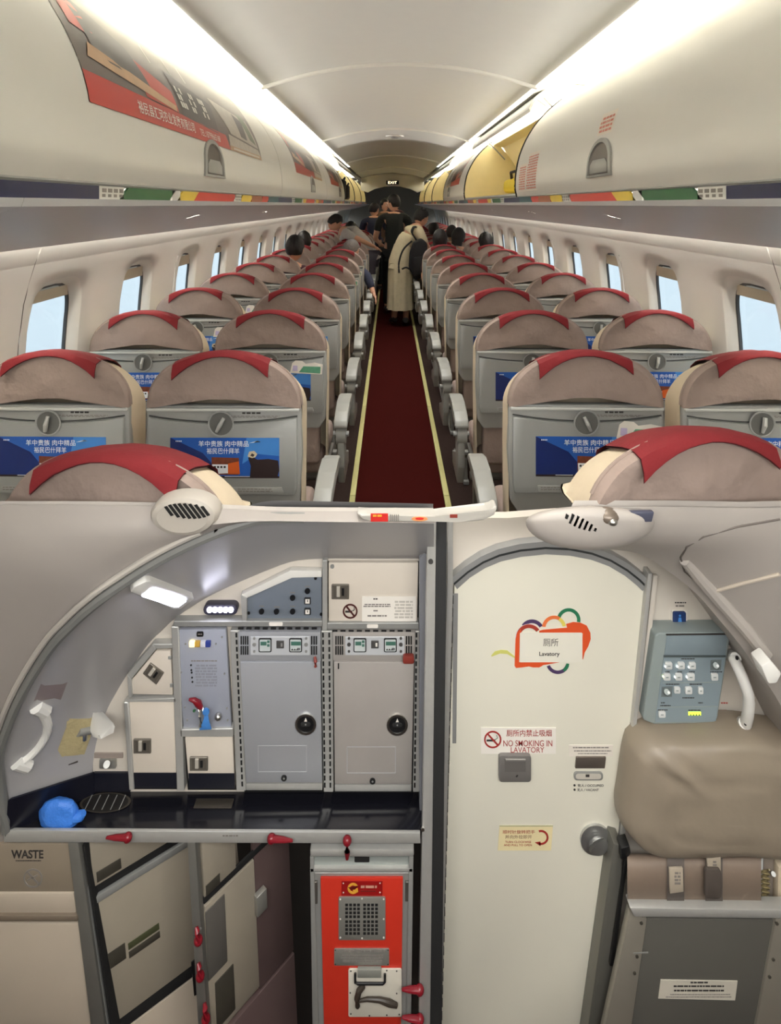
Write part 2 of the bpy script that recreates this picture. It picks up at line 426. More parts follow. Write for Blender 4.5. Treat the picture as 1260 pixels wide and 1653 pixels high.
def bin_closed(sd, a, b, label, lat):
    t = thing('overhead_bin', label, 'bin', cab(sd, .8, a, .05))
    g = B(); a += .006; b -= .006
    prof = spline([(x, 0, z) for x, z in BP], 3)
    rows = [[cab(sd, p.x, y, p.z) for p in prof] for y in (a, a+(b-a)*.33, a+(b-a)*.66, b)]
    back = [[cab(sd, p.x+.02, y, p.z) for p in prof] for y in (a, b)]
    g.surf(rows, binwhite); g.surf(back, binwhite)
    for y, r in ((a, 0), (b, 1)): g.surf([rows[0 if r == 0 else 3], back[r]], binwhite)
    g.ob('bin_door', t)
    g = B(); g.prism([cab(sd, x, a, z) for x, z in ((.722, .050), (.735, .046), (1.3, .06), (1.3, .3), (1.06, .60), (1.0, .625), (1.0, .61), (1.27, .28), (1.27, .08), (.735, .07))], (0, b-a, 0), ivory); g.ob('bin_body', t)
    g = B(); g.cyl(cab(sd, .716, a, .047), cab(sd, .716, b, .047), .007, alud, 8); g.ob('bin_lip', t)
    bin_latch(t, sd, lat)
    return t
def bin_open(sd, a, b, label):
    t = thing('overhead_bin', label, 'bin', cab(sd, .8, a, .05)); a += .006; b -= .006
    g = B(); inn = [(.73, .07), (1.28, .08), (1.28, .3), (1.10, .58), (1.0, .60)]
    g.surf([[cab(sd, x, y, z) for x, z in inn] for y in (a, b)], cream)
    g.surf([[cab(sd, x+.015, y, z-.015 if i < 2 else z+.015) for i, (x, z) in enumerate(inn)] for y in (a, b)], ivory)
    g.ob('bin_body', t)
    prof = [(p.x, p.z) for p in spline([(x, 0, z) for x, z in BP], 2)]
    for y in (a, b-.022):
        g = B(); g.prism([cab(sd, x+.008, y, z) for x, z in prof]+[cab(sd, x, y, z) for x, z in ((1.06, .61), (1.29, .32), (1.29, .065))], (0, .022, 0), cream, .004); g.ob('bin_end', t)
        g = B(); g.tube([cab(sd, x+.004, y+.011, z) for x, z in prof], .009, rubber, 6); g.ob('end_seal', t)
    g = B(); g.cyl(cab(sd, .722, a, .054), cab(sd, .722, b, .054), .012, alud, 8); g.ob('bin_lip', t)
    lid = [(p.x, p.z) for p in spline([(1.14, 0, .685), (1.04, 0, .70), (.95, 0, .692), (.87, 0, .660), (.815, 0, .61), (.79, 0, .555)], 3)]
    g = B(); top = [[cab(sd, x-.006, y, z+.022) for x, z in lid] for y in (a, b)]; bot = [[cab(sd, x, y, z) for x, z in lid] for y in (a, b)]
    g.surf(top, binwhite); g.surf(bot, binwhite)
    g.surf([top[0], bot[0]], binwhite); g.surf([top[1], bot[1]], binwhite); g.surf([[top[0][-1], bot[0][-1]], [top[1][-1], bot[1][-1]]], binwhite)
    g.ob('raised_door', t)
    for y in (a+.12, b-.12):
        g = B(); g.cyl(cab(sd, 1.1, y, .45), cab(sd, .90, y, .665), .007, alud, 8); g.cyl(cab(sd, 1.0, y, .55), cab(sd, .86, y, .65), .004, chrome, 8); g.ob('lid_strut', t)
    return t
brk = [.40, 3.72, 6.35, 8.8, 11.3, 13.8, 16.4]
LB = [(-1, .40, 3.72, 'c', 2.29, 'nearest closed overhead bin on the left side with the large red and grey poster'),
      (-1, 3.72, 6.35, 'c', 5.2, 'second closed overhead bin on the left side with a smaller poster'),
      (-1, 6.35, 8.8, 'c', 8.0, 'third closed overhead bin on the left side before the open ones'),
      (-1, 8.8, 11.3, 'o', 0, 'open cream overhead bin on the left side holding black bags'),
      (-1, 11.3, 13.8, 'o', 0, 'open overhead bin farther along on the left side'),
      (-1, 13.8, 16.4, 'o', 0, 'farthest open overhead bin on the left side'),
      (1, .40, 3.72, 'c', 2.23, 'nearest closed overhead bin on the right side, white with red small print'),
      (1, 3.72, 6.35, 'o', 0, 'open cream overhead bin on the right side with raised door and yellow bag'),
      (1, 6.35, 8.8, 'c', 8.0, 'closed overhead bin on the right side beyond the open one, with a poster'),
      (1, 8.8, 11.3, 'o', 0, 'open cream overhead bin on the right side beyond the poster bin'),
      (1, 11.3, 13.8, 'o', 0, 'open overhead bin farther along on the right side'),
      (1, 13.8, 16.4, 'o', 0, 'farthest open overhead bin on the right side')]
for sd, a, b, k, la, lb in LB: (bin_closed(sd, a, b, lb, la) if k == 'c' else bin_open(sd, a, b, lb))

# ---------------- posters on the bins
pg = M('poster grey brown', (98, 86, 78), .3, var=.25, scale=9); pr_ = M('poster red', (186, 58, 44), .3, var=.05)
pt = M('poster tan', (188, 150, 110), .3, var=.2, scale=20); pdk = M('poster dark', (66, 56, 52), .3, var=.2); plt = M('poster pale', (180, 172, 160), .3, var=.25, scale=30)
pwh = M('poster white', (226, 222, 214), .4, var=.02); pgreen = M('poster green', (112, 120, 96), .35, var=.2)
def poster(sd, y0, y1, z0, z1, full, label):
    t = thing('bin_poster', label, 'poster', cab(sd, bx(z0), y0, z0), group=None)
    f = lambda u, v, off: cab(sd, bx(z0+(z1-z0)*v)-off, y0+(y1-y0)*u, z0+(z1-z0)*v)
    def patch(g, pts, off, mat, n=6):
        # quad patch bent round the bin: pts = four (u, v)
        a, b, c, d = [Vector((p[0], p[1])) for p in pts]; rows = []
        for i in range(n+1):
            l = a.lerp(d, i/n); r = b.lerp(c, i/n); rows.append([f(*(l.lerp(r, j/2)), off) for j in range(3)])
        g.surf(rows, mat)
    g = B(); patch(g, ((0, 0), (1, 0), (1, 1), (0, 1)), .0015, pg, 12); patch(g, ((0, 0), (1, 0), (1, 1), (0, 1)), .0004, pg, 12); g.ob('poster_sheet', t)
    g = B(); patch(g, ((0, 0), (.66, 0), (.64, .17), (0, .22)), .0025, pr_); patch(g, ((.025, .56), (.09, .52), (.08, .84), (.03, .88)), .0025, pr_)
    patch(g, ((.20, .22), (.34, .2), (.34, .40), (.2, .55)), .0025, pr_); g.ob('red_print', t)
    g = B(); patch(g, ((.03, .34), (.33, .2), (.335, .26), (.05, .46)), .003, pt, 3); patch(g, ((.66, .06), (.99, .06), (.97, .14), (.67, .2)), .003, plt, 3)
    patch(g, ((.70, .22), (.98, .16), (.95, .55), (.62, .6)), .0025, plt); patch(g, ((.80, .24), (.86, .22), (.88, .5), (.80, .55)), .003, pdk); patch(g, ((.9, .25), (.96, .2), (.93, .6), (.86, .6)), .003, pgreen)
    patch(g, ((.66, .0), (1, 0), (.99, .06), (.66, .06)), .0025, pt, 2); g.ob('picture_print', t)
    g = B(); patch(g, ((.06, .36), (.24, .27), (.20, .62), (.06, .9)), .0028, pdk); patch(g, ((.36, .19), (.58, .15), (.60, .5), (.36, .62)), .0026, pdk); g.ob('dark_print', t)
    if full:
        g = B(); g.text('裕民县汇河农业发展有限公司', lambda u, v: f(.15+.26*u, .045+.11*v, .004), pwh, .01)
        g.text('TEL:18799665188', lambda u, v: f(.44+.14*u, .05+.07*v, .004), pwh, .005)
        for k, u0 in enumerate((.37, .435, .505)):
            for i in range(3):
                for j in range(3):
                    if (i+j+k) % 4 == 3: continue
                    u, v = u0+i*.013, .28+j*.075; patch(g, ((u, v), (u+.010, v), (u+.010, v+.06), (u, v+.06)), .004, pwh, 1)
        for k in range(20): u = .69+k*.014; patch(g, ((u, .018), (u+.010, .018), (u+.010, .044), (u, .044)), .004, pwh, 1)
        for u0 in (.30, .40, .48): patch(g, ((u0, .62), (u0+.003, .62), (u0+.012, .80), (u0+.009, .80)), .004, pwh, 1)
        g.ob('poster_lettering', t)
    return t
poster(-1, 1.36, 3.18, .225, .565, True, 'large red and grey advertising poster wrapped on the nearest left bin')
poster(-1, 4.35, 6.0, .225, .565, False, 'smaller red and grey poster on the second left bin')
poster(-1, 6.9, 8.5, .225, .565, False, 'distant poster on the third left bin')
poster(1, 6.9, 8.4, .225, .565, False, 'distant poster on the closed right bin beyond the open one')
# small print on the near right bin
def binprint(y0, y1, z0, z1, rows, seed, label, cols_=1):
    g = B(); rnd = random.Random(seed); h = (z1-z0)/rows
    pnk = M('faded red print', (206, 128, 112), .6)
    g.surf([[cab(1, bx(z)-.0008, y, z) for z in (z0-.01, (z0+z1)/2, z1+.01)] for y in (y0-.012, y1+.012)], M('clear sticker', (224, 214, 200), .4))
    for k in range(rows):
        y = y0
        while y < y1-.01:
            w = min(rnd.uniform(.4, 1.4)*.03, y1-y); z = z1-h*(k+1)
            g.surf([[cab(1, bx(q)-.0016, yy, q) for q in (z, z+h*.55)] for yy in (y, y+w)], pnk); y += w+.006
    g.ob('bin_notice', label=label, cat='sticker')
binprint(2.16, 2.29, .262, .325, 4, 3, 'small faded red print sticker above the latch of the near right bin')
binprint(3.20, 3.42, .085, .27, 13, 4, 'tall faded red instruction sticker at the far end of the near right bin')
binprint(3.46, 3.62, .085, .22, 10, 5, 'second faded red instruction sticker at the very end of the near right bin')

# bags in the open bins
def bag(name, sd, y, x, w, d, h, mat, label):
    g = B(); g.box(*sorted((CX+sd*x, CX+sd*(x+d))), y, y+w, CAMZ+.085, CAMZ+.085+h, mat, .03, 3)
    for v in g.bm.verts: v.co += noise.noise_vector(v.co*9)*.012
    m2 = M('bag strap', (30, 28, 28), .7); g.tube([(CX+sd*(x+.02), y+w*.3, CAMZ+.08+h), (CX+sd*(x+.0), y+w*.4, CAMZ+.12+h), (CX+sd*(x+.0), y+w*.6, CAMZ+.12+h), (CX+sd*(x+.02), y+w*.7, CAMZ+.08+h)], .01, m2, 6)
    g.ob(name, label=label, cat='bag')
bag('yellow_bag', 1, 3.82, .78, .75, .3, .10, M('yellow fabric', (232, 204, 40), .7, var=.1), 'bright yellow soft bag lying in the open right bin')
blk = M('black bag fabric', (28, 26, 28), .8, var=.2)
bag('black_bag', -1, 9.3, .76, .7, .35, .30, blk, 'black backpack standing in the open left bin, nearer of two')
bag('black_bag', -1, 10.2, .76, .6, .35, .24, M('dark brown bag', (54, 40, 38), .8, var=.2), 'dark brown bag beside the backpack in the open left bin')
# ================================================================ seats
adblue = M('advert blue', (38, 92, 176), .3, var=.3, scale=5); adnavy = M('advert navy', (26, 44, 104), .3, var=.25, scale=8)
adwhite = M('advert white', (238, 240, 244), .4, var=.01); ador = M('advert orange', (214, 96, 36), .4); adram = M('advert dark brown', (44, 30, 30), .5)
adbrown = M('advert food brown', (120, 60, 40), .4, var=.5, scale=80); adhorn = M('advert horn', (206, 190, 160), .5); adsky = M('advert sky blue', (70, 134, 206), .3, var=.1)
leafg = M('leaflet green', (96, 160, 128), .4, var=.3, scale=40); recess = M('latch well', (96, 96, 92), .5)
HW, ZS, ZA = .248, .95, 1.12
def dome(th, s=1.0, w=HW):      # outline of the headrest, th 0..pi from the right to the left
    e = .92
    c, q = math.cos(th), math.sin(th)
    return (w*s*math.copysign(abs(c)**e, c), ZS+(ZA-ZS)*s*abs(q)**e)
def build_seat(kind, var=0, stub=False):
    """kind 'aisle' or 'window'; back plane at y = 0, facing -y; stub = only the headrest that shows above the galley"""
    t = thing('passenger_seat', 'seat', 'seat')
    rnd = random.Random(var+3)
    zb = .945 if not stub else (.968 if var == 6 else 1.005)
    # taupe cover: back cap of the dome with wrinkles
    def wr(p, amp=.014):
        n = noise.noise(Vector((p.x*7+var*3.1, p.z*9, var*1.7)))+.6*noise.noise(Vector((p.x*19+var, p.z*15, 3)))
        return Vector((p.x, p.y+(amp*n-.004)*min(1, (p.z-zb)/.04)+.003*math.sin(p.x*150+var)*math.exp(-(p.z-zb)/.015), p.z))
    N = 28; g = B(); rings = []
    def outline(s):
        o = [Vector((HW*s, 0, zb))]
        for k in range(N+1): x, z = dome(math.pi*k/N, s); o.append(Vector((x, 0, z)))
        o.append(Vector((-HW*s, 0, zb))); return o
    cz = .985
    for s in (.15, .4, .62, .8, .92): rings.append([wr(Vector((p.x, -.007-.006*(1-s), max(zb, cz+(p.z-cz) if s > .9 else cz+(p.z-cz))))) for p in [Vector((q.x*s/1., 0, cz+(q.z-cz)*s)) for q in outline(1)]])
    rings.append([wr(Vector((q.x*.975, -.005, cz+(q.z-cz)*.975)), .004) for q in outline(1)])
    rings.append([Vector((q.x, 0, q.z)) for q in outline(1)]); rings.append([Vector((q.x*1.004, .018, q.z+.001)) for q in outline(1)])
    for r in rings:
        for q in r: q.z = max(q.z, zb)
    gg = g.surf(rings, taupe); f = g.bm.faces.new(gg[0]); f.material_index = g.mi(taupe)
    g.ob('head_cover', t)
    # hem seam
    # cream front cushion: sides and front
    g = B(); zl = .44; rows = []
    drop = lambda y, z: -.34*max(0, y)*min(1, max(0, (z-.80)/.2))
    def full(s, y, dz=0.): return [Vector((HW*s-.004, y, zl))]+[Vector((HW*s, y, ZS-.15))]+[Vector((dome(math.pi*k/N, s)[0], y, dome(math.pi*k/N, s)[1]+dz)) for k in range(N+1)]+[Vector((-HW*s, y, ZS-.15)), Vector((-HW*s+.004, y, zl))]
    for s, y in ((1.004, .016), (1.012, .035), (1.016, .075), (1.014, .115), (.99, .14), (.95, .158), (.8, .168)): rows.append([Vector((p.x+.003*noise.noise(p*11), p.y, p.z+drop(y, p.z)+.003*noise.noise(p*13+Vector((5, 0, 0))))) for p in full(s, y)])
    if stub:
        for r in rows:
            for q in r: q.z = max(q.z, 1.005 if var == 5 and q.y < .03 and q.x > 0 else .968)
    gg = g.surf(rows, creamfab); f = g.bm.faces.new(gg[-1]); f.material_index = 0
    g.ob('front_cushion', t)
    # piping round the back edge
    g = B(); g.tube([Vector((x*1.006, .016, z+.001)) for x, z in [dome(math.pi*k/N) for k in range(N+1)] if not stub or z > 1.01], .004, taupe, 6); g.ob('piping', t)
    # red cloth laid over the top
    g = B(); w0 = -.150+rnd.uniform(-.012, .008); w1 = .146+rnd.uniform(-.008, .012); K = 12; rows = []
    for prof in ((-.030, -.001), (-.0285, -.0005), (-.018, .005), (.004, .010), (.02, .014), (.05, .018), (.12, .018), (.155, .006), (.172, -.03), (.176, -.10)):
        r = []
        for k in range(K+1):
            x = w0+(w1-w0)*k/K; q = math.sqrt(max(0, 1-(x/HW)**2)); z = ZS+(ZA-ZS)*q**.92
            e = (abs(x)/.15)**2; dz = prof[1]+drop(prof[0], 1)+.002*noise.noise(Vector((x*40, prof[0]*30, var)))
            if prof[0] < -.029: dz -= .001+.034*e
            elif prof[0] < -.028: dz -= .000+.018*e
            r.append(Vector((x, prof[0]-.004*e*(prof[0] < -.01), z+dz)))
        rows.append(r)
    g.surf(rows, redcloth); g.surf([[p+Vector((0, .003 if p.y < 0 else -.003, -.003)) for p in r] for r in rows], M('red cloth lining', (70, 16, 18), .9))
    g.ob('headrest_cloth', t)
    if stub: return t
    # grey shell and tray
    g = B(); g.prism([(x, 0, z) for x, z in [(-HW, .953), (HW, .953), (HW+.004, .80), (HW-.004, .64), (HW-.03, .60), (-HW+.03, .60), (-HW+.004, .64), (-HW-.004, .80)]], (0, .03, 0), shell, .006)
    g.ob('back_shell', t)
    top = [(-.238+.476*k/12, .918-.02*(1-((k-6)/6)**2)) for k in range(13)]
    g = B(); g.prism([(x, -.016, z) for x, z in [(-.232, .672), (-.238, .70)]+top+[(.238, .70), (.232, .672)]], (0, .016, 0), trayg, .004)
    g.prism([(x, -.0175, z) for x, z in ((-.16, .676), (.19, .676), (.196, .682), (.19, .699), (-.16, .699))], (0, .003, 0), shell, .001)
    g.ob('tray_table', t)
    g = B(); g.tube([(x, -.006, z+.0045) for x, z in top], .0022, M('tray gap', (60, 60, 58), .7), 4); g.box(-.245, .245, -.012, .002, .937, .947, M('painted shell highlight', (186, 186, 180), .35), .003); g.ob('seam_and_highlight', t)  # the pale ledge is a painted highlight along the shell top
    g = B(); n = 24; cc = [(math.cos(2*math.pi*k/n), math.sin(2*math.pi*k/n)) for k in range(n)]
    g.surf([[(.042*a-.004, -.0165, .900+.042*b) for a, b in cc], [(.042*a-.004, -.020, .900+.042*b) for a, b in cc], [(.038*a-.004, -.020, .900+.038*b) for a, b in cc], [(.036*a-.004, -.017, .900+.036*b) for a, b in cc]], trayg, True)
    g.prism([(.037*a-.004, -.0172, .900+.037*b) for a, b in cc], (0, .002, 0), recess); l = g.ob('latch_well', t)
    g = B(); an = math.radians([62, 115, 80, 55][var % 4]); ca, sa = math.cos(an), math.sin(an); g.tube([(-.004-.024*ca, -.026, .9-.024*sa), (-.004, -.031, .9), (-.004+.024*ca, -.026, .9+.024*sa)], [.006, .009, .007], M('latch knob', (176, 176, 170), .35), 8, flat=.8); g.ob('latch_knob', t)
    # small notice print on the shell
    g = B(); rr = random.Random(9)
    for z, x0, x1, h in ((.938, .02, .17, .006), (.927, .06, .12, .005), (.919, .02, .18, .002), (.915, .03, .17, .002)):
        x = x0
        while x < x1: w = rr.uniform(.006, .016); g.box(x, min(x+w, x1), -.0012, 0, z, z+h, ink if h > .004 else inkgrey); x += w+.004
    for x0, x1 in ((-.15, -.06), (.05, .16)):
        for z in (.692, .685):
            x = x0
            while x < x1: w = rr.uniform(.005, .014); g.box(x, x+w, -.0182, -.0174, z, z+.003, inkgrey); x += w+.003
    g.ob('notice_print', t)
    # advert sticker on the tray
    ax0, ax1, az0, az1 = -.166, .182, .728, .856
    g = B(); g.box(ax0, ax1, -.0168, -.016, az0, az1, adblue); st = g.ob('advert_sticker', t)
    A = lambda u, v, o=.0172: Vector((ax0+(ax1-ax0)*u, -o, az0+(az1-az0)*v))
    def q(g, u0, v0, u1, v1, m, o=.0172): f = g.bm.faces.new([g.bm.verts.new(A(*p, o)) for p in ((u0, v0), (u1, v0), (u1, v1), (u0, v1))]); f.material_index = g.mi(m)
    def poly(g, pts, m, o=.0174): f = g.bm.faces.new([g.bm.verts.new(A(*p, o)) for p in pts]); f.material_index = g.mi(m)
    g = B(); poly(g, [(0, 0), (.36, 0), (.40, .3), (.30, .62), (.0, 1.0)], adnavy, .0170); poly(g, [(.66, .35), (.8, .6), (1, .55), (1, 1), (.7, 1)], adsky, .0170); q(g, .0, 0, 1, .05, adram, .0171)
    poly(g, [(.38, .08), (.63, .08), (.63, .50), (.38, .52)], adbrown); poly(g, [(.39, .10), (.53, .12), (.53, .34), (.385, .34)], adwhite, .0176); poly(g, [(.53, .1), (.64, .1), (.63, .42), (.53, .36)], ador, .0175)
    poly(g, [(.73, .0), (.98, .0), (1.0, .2), (.99, .44), (.9, .48), (.80, .46), (.74, .56), (.715, .5), (.74, .3)], adram)
    poly(g, [(.71, .54), (.725, .66), (.77, .68), (.80, .6), (.78, .52), (.75, .5)], adhorn, .0176); poly(g, [(.735, .56), (.75, .62), (.775, .58), (.76, .53)], adram, .0178)
    for u in (.40, .43, .46, .49): q(g, u, .25, u+.02, .30, ink, .0178)
    for u, v in ((.05, .9), (.065, .9), (.08, .9), (.095, .9)): q(g, u, v, u+.01, v+.03, adwhite)
    q(g, .18, .03, .34, .045, adwhite); q(g, .5, .03, .8, .045, adwhite); poly(g, [(.72, .87), (.80, .93), (.76, .88), (.83, .90)], adwhite)
    g.ob('advert_picture', st)
    g = B(); g.text('羊中贵族 肉中精品', lambda u, v: A(.26+.46*u, .78+.15*v, .0178), adwhite, .008); g.text('裕民巴什拜羊', lambda u, v: A(.335+.30*u, .60+.15*v, .0178), adwhite, .008); g.ob('advert_lettering', st)
    # folded leaflet tucked beside the tray on some seats
    if var in (1, 3):
        g = B(); sx = 1 if var == 1 else 1
        g.prism([(x, -.0195, z) for x, z in ((.09, .852), (.232, .846), (.236, .89), (.20, .898), (.16, .893), (.145, .905), (.115, .908), (.10, .896))], (0, .0015, 0), paper); g.prism([(x, -.0203, z) for x, z in ((.13, .856), (.225, .85), (.226, .88), (.15, .882))], (0, .0006, 0), leafg)
        g.prism([(x, -.0203, z) for x, z in ((.102, .862), (.124, .861), (.124, .885), (.104, .886))], (0, .0006, 0), M('leaflet violet', (196, 184, 214), .4)); g.ob('leaflet', t)
    # fabric below the shell, seat cushion
    g = B(); g.box(-.215, .215, .03, .10, .42, .62, taupe, .02, 3); g.ob('lower_back', t)
    g = B(); g.box(-.232, .232, .07, .52, .36, .47, taupe, .03, 3)
    for v in g.bm.verts: v.co.z += .006*noise.noise(v.co*8)
    g.ob('seat_cushion', t)
    # armrests
    for sx in ((-1, 1) if kind == 'aisle' else (1,)):
        g = B(); x = sx*(.31 if sx > 0 and kind == 'aisle' else .2775); prof = [(.025, .60), (.04, .622), (.10, .643), (.20, .654), (.32, .652), (.385, .64), (.41, .622), (.40, .61), (.30, .612), (.16, .605), (.06, .585), (.03, .585)]
        g.prism([(x-.031, y, z) for y, z in prof], (.062, 0, 0), armg, .007); a = g.ob('armrest', t)
        g = B(); g.cyl((x-.022, .085, .545), (x+.022, .085, .545), .046, armg, 20); g.cyl((x-.038, .085, .545), (x+.034, .085, .545), .012, alud, 10); g.ob('pivot_disc', t)
        g = B(); g.prism([(x-.016, y, z) for y, z in ((.05, .54), (.12, .54), (.17, .42), (.34, .37), (.34, .31), (.10, .31), (.06, .40))], (.032, 0, 0), armg, .006); g.ob('arm_support', t)
    g = B()
    for y in (.16, .42): g.cyl((-.26, y, .32), (.26, y, .32), .02, frameg, 10)
    g.box(-.24, .24, .10, .46, .345, .36, frameg); g.ob('cushion_frame', t)
    for sx in (-1, 1):
        g = B(); x = sx*.20; g.prism([(x-.012, y, z) for y, z in ((.12, .34), (.18, .34), (.10, .02), (.04, .02))], (.024, 0, 0), frameg, .003); g.prism([(x-.012, y, z) for y, z in ((.36, .34), (.45, .34), (.46, .02), (.40, .02))], (.024, 0, 0), frameg, .003); g.tube([(x, .08, .05), (x, .40, .30)], .010, frameg, 6); g.box(x-.016, x+.016, .02, .50, 0, .022, alud, .003); g.ob('leg_frame', t)
    return t
protos = {}
ROW0, PITCH = 2.0, .76
words = ['nearest', 'second', 'third', 'fourth', 'fifth', 'sixth', 'seventh', 'eighth', 'ninth', 'tenth', 'eleventh', 'twelfth', 'thirteenth', 'fourteenth', 'fifteenth', 'sixteenth', 'seventeenth', 'eighteenth', 'nineteenth', 'twentieth']
for v in range(4):
    for kd in ('aisle', 'window'):
        protos[kd, v] = build_seat(kd, v)
used = set()
SEATX = {('left', 'aisle'): CX-.586, ('right', 'aisle'): CX+.582, ('left', 'window'): CX-1.141, ('right', 'window'): CX+1.137}
SIMPLE = ('latch_knob', 'notice_print', 'seam_and_highlight', 'piping', 'advert_sticker', 'leaflet', 'latch_well', 'pivot_disc', 'cushion_frame')
for r in range(20):
    y = ROW0+PITCH*r
    for (sd, kd), x in SEATX.items():
        v = {(0, 'left', 'aisle'): 0, (0, 'right', 'aisle'): 1, (0, 'left', 'window'): 2, (0, 'right', 'window'): 2, (1, 'left', 'aisle'): 3, (1, 'right', 'aisle'): 2}.get((r, sd, kd))
        if v is None: v = [0, 2, 0, 2, 1, 0, 2, 3][(r*3+len(sd)*2+len(kd)) % 8]
        p = protos[kd, v]; lab = '%s passenger seat on the %s side of the aisle, %s row from the galley' % (('aisle-side' if kd == 'aisle' else 'window-side'), sd, words[r])
        rz = random.uniform(-.02, .02); loc = Vector((x, y+random.uniform(-.012, .012), DECK+random.uniform(-.004, .004)*0))
        mir = (kd == 'window' and sd == 'left'); flip = kd == 'aisle' and sd == 'right'
        first = (kd, v) not in used and r < 8 and not mir and not flip
        if first:
            used.add((kd, v)); p.location = loc; p.rotation_euler = (0, 0, rz); p['label'] = lab; p['group'] = 'grey backed passenger seats'; o = p
        else:
            skip = (lambda ch: ch.name.split('.')[0] in SIMPLE) if r > 8 else None
            o = dup(p, loc, rz, lab, 'grey backed passenger seats', skip)
        if mir or (kd == 'aisle' and sd == 'right'):    # mirrored armrests: towards the wall, or towards the aisle
            for ch in o.children:
                if ch.name.split('.')[0] in ('armrest', 'pivot_disc', 'arm_support'): ch.location.x *= -1
for k, p in protos.items():
    if k not in used:
        for ch in list(p.children):
            for gch in list(ch.children): bpy.data.objects.remove(gch)
            bpy.data.objects.remove(ch)
        bpy.data.objects.remove(p)
# the two headrests that show just above the galley ceiling
for x, y, dz, lab, v in ((-.566, 1.255, -.028, 'headrest with red cloth at the left, closest to the viewer, above the galley ceiling', 5), (.636, 1.255, .012, 'headrest with red cloth at the right, closest to the viewer, above the galley ceiling', 6)):
    o = build_seat('aisle', v, True); o.location = (x, y, DECK+dz); o.rotation_euler = (0, 0, .16 if x > 0 else -.16); o['label'] = lab; o['group'] = 'grey backed passenger seats'
    o.name = 'seat_headrest'

# ================================================================ passengers
skinm = M('skin', (206, 156, 128), .6, var=.06); hairm = M('black hair', (24, 20, 19), .6, var=.2, scale=60, bump=.5, bscale=90); hairg = M('greying hair', (96, 88, 82), .7, var=.2, scale=60, bump=.5, bscale=90)
lipm = M('lips', (168, 96, 88), .5); eyew = M('eye white', (230, 226, 220), .4); shoe = M('dark shoe', (38, 30, 30), .5)
def skinned(edges, rad, mat, root='pelvis', levels=1):
    """one continuous skin-modifier body mesh; edges = [(a, b)], rad = {name: (pos, radius)}"""
    names = list(rad); me = bpy.data.meshes.new('tmp'); ix = {n: i for i, n in enumerate(names)}
    me.from_pydata([rad[n][0] for n in names], [(ix[a], ix[b]) for a, b in edges], []); o = bpy.data.objects.new('tmp', me); C.objects.link(o)
    m = o.modifiers.new('s', 'SKIN'); sv = me.skin_vertices[0].data
    for n in names:
        r = rad[n][1]; sv[ix[n]].radius = (r, r) if not isinstance(r, tuple) else r; sv[ix[n]].use_root = n == root
    m.use_smooth_shade = True
    s = o.modifiers.new('u', 'SUBSURF'); s.levels = levels; s.render_levels = levels
    dg = bpy.context.evaluated_depsgraph_get(); r = bpy.data.meshes.new_from_object(o.evaluated_get(dg)); bpy.data.objects.remove(o); bpy.data.meshes.remove(me)
    return r
def head_into(g, c, look, r=.092, mat=None):
    """head with nose, eyes, mouth and ears; look = unit direction of the face"""
    mat = mat or skinm; look = Vector(look).normalized(); right = look.cross(Vector((0, 0, 1))).normalized(); up = right.cross(look).normalized(); c = Vector(c)
    L = lambda x, y, z: c+right*x*r+look*y*r+up*z*r
    def shape(q):
        d = (q-c)/r; x, y, z = d.dot(right), d.dot(look), d.dot(up)
        s = 1 if z > -.2 else 1-.22*min(1, (-.2-z)/.9)
        return L(x*.84*s, y*(1.02 if y > 0 else 1.06)*(s if y < 0 else 1), z*1.25)
    g.ball(c, r, mat, 20, 14, shape)
    g.tube([L(0, .98, .18), L(0, 1.14, -.12), L(0, 1.02, -.24)], [r*.07, r*.15, r*.1], mat, 8)
    for s in (-1, 1):
        g.ball(L(s*.34, .90, .08), r*.12, eyew, 8, 6); g.ball(L(s*.34, .985, .08), r*.065, hairm, 8, 6)
        g.tube([L(s*.18, .97, .26), L(s*.36, .96, .31), L(s*.5, .86, .26)], r*.04, hairm, 6)
        g.ball(L(s*.84, -.05, -.02), (r*.12, r*.2, r*.27), mat, 8, 6)
    g.tube([L(-.26, .93, -.52), L(0, 1.0, -.50), L(.26, .93, -.52)], [r*.04, r*.085, r*.04], lipm, 6)
    return right, look, up
def hair(c, look, r, mat, long=0, seed=0):
    look = Vector(look).normalized(); right = look.cross(Vector((0, 0, 1))).normalized(); up = right.cross(look).normalized(); c = Vector(c); g = B()
    def shape(q):
        d = (q-c)/r; x, y, z = d.dot(right), d.dot(look), d.dot(up)
        n = 1+.05*noise.noise(Vector((x*4+seed, y*4, z*4)))
        zc = z
        if y > .25: zc = max(z, .42+.25*max(0, y-.5))            # fringe line
        elif y > -.15: zc = max(z, -.05 if not long else -.6)
        else: zc = max(z, -.62 if not long else -1)
        k = .94 if (zc != z) else 1
        return c+right*x*.94*k*r*n+look*(y*1.1*k-.03)*r*n+up*(zc*1.34 if zc > 0 else zc*1.15)*r*n
    g.ball(c, r, mat, 22, 16, shape)
    if long:
        rows = []
        for k in range(5):
            z = -.2-k*long/4; w = .88-.04*k
            rows.append([c+right*w*r*math.cos(a)+look*(-.25+(-.82)*math.sin(a)*.9)*r+up*z*r*1.2 for a in [math.pi*j/10 for j in range(11)]]+[c+right*w*.7*r*math.cos(a)+look*(-.25+(-.45)*math.sin(a)*.9)*r+up*z*r*1.2 for a in [math.pi*j/10 for j in range(10, -1, -1)]])
        gg = g.surf(rows, mat, True); g.bm.faces.new(gg[-1])
    return g
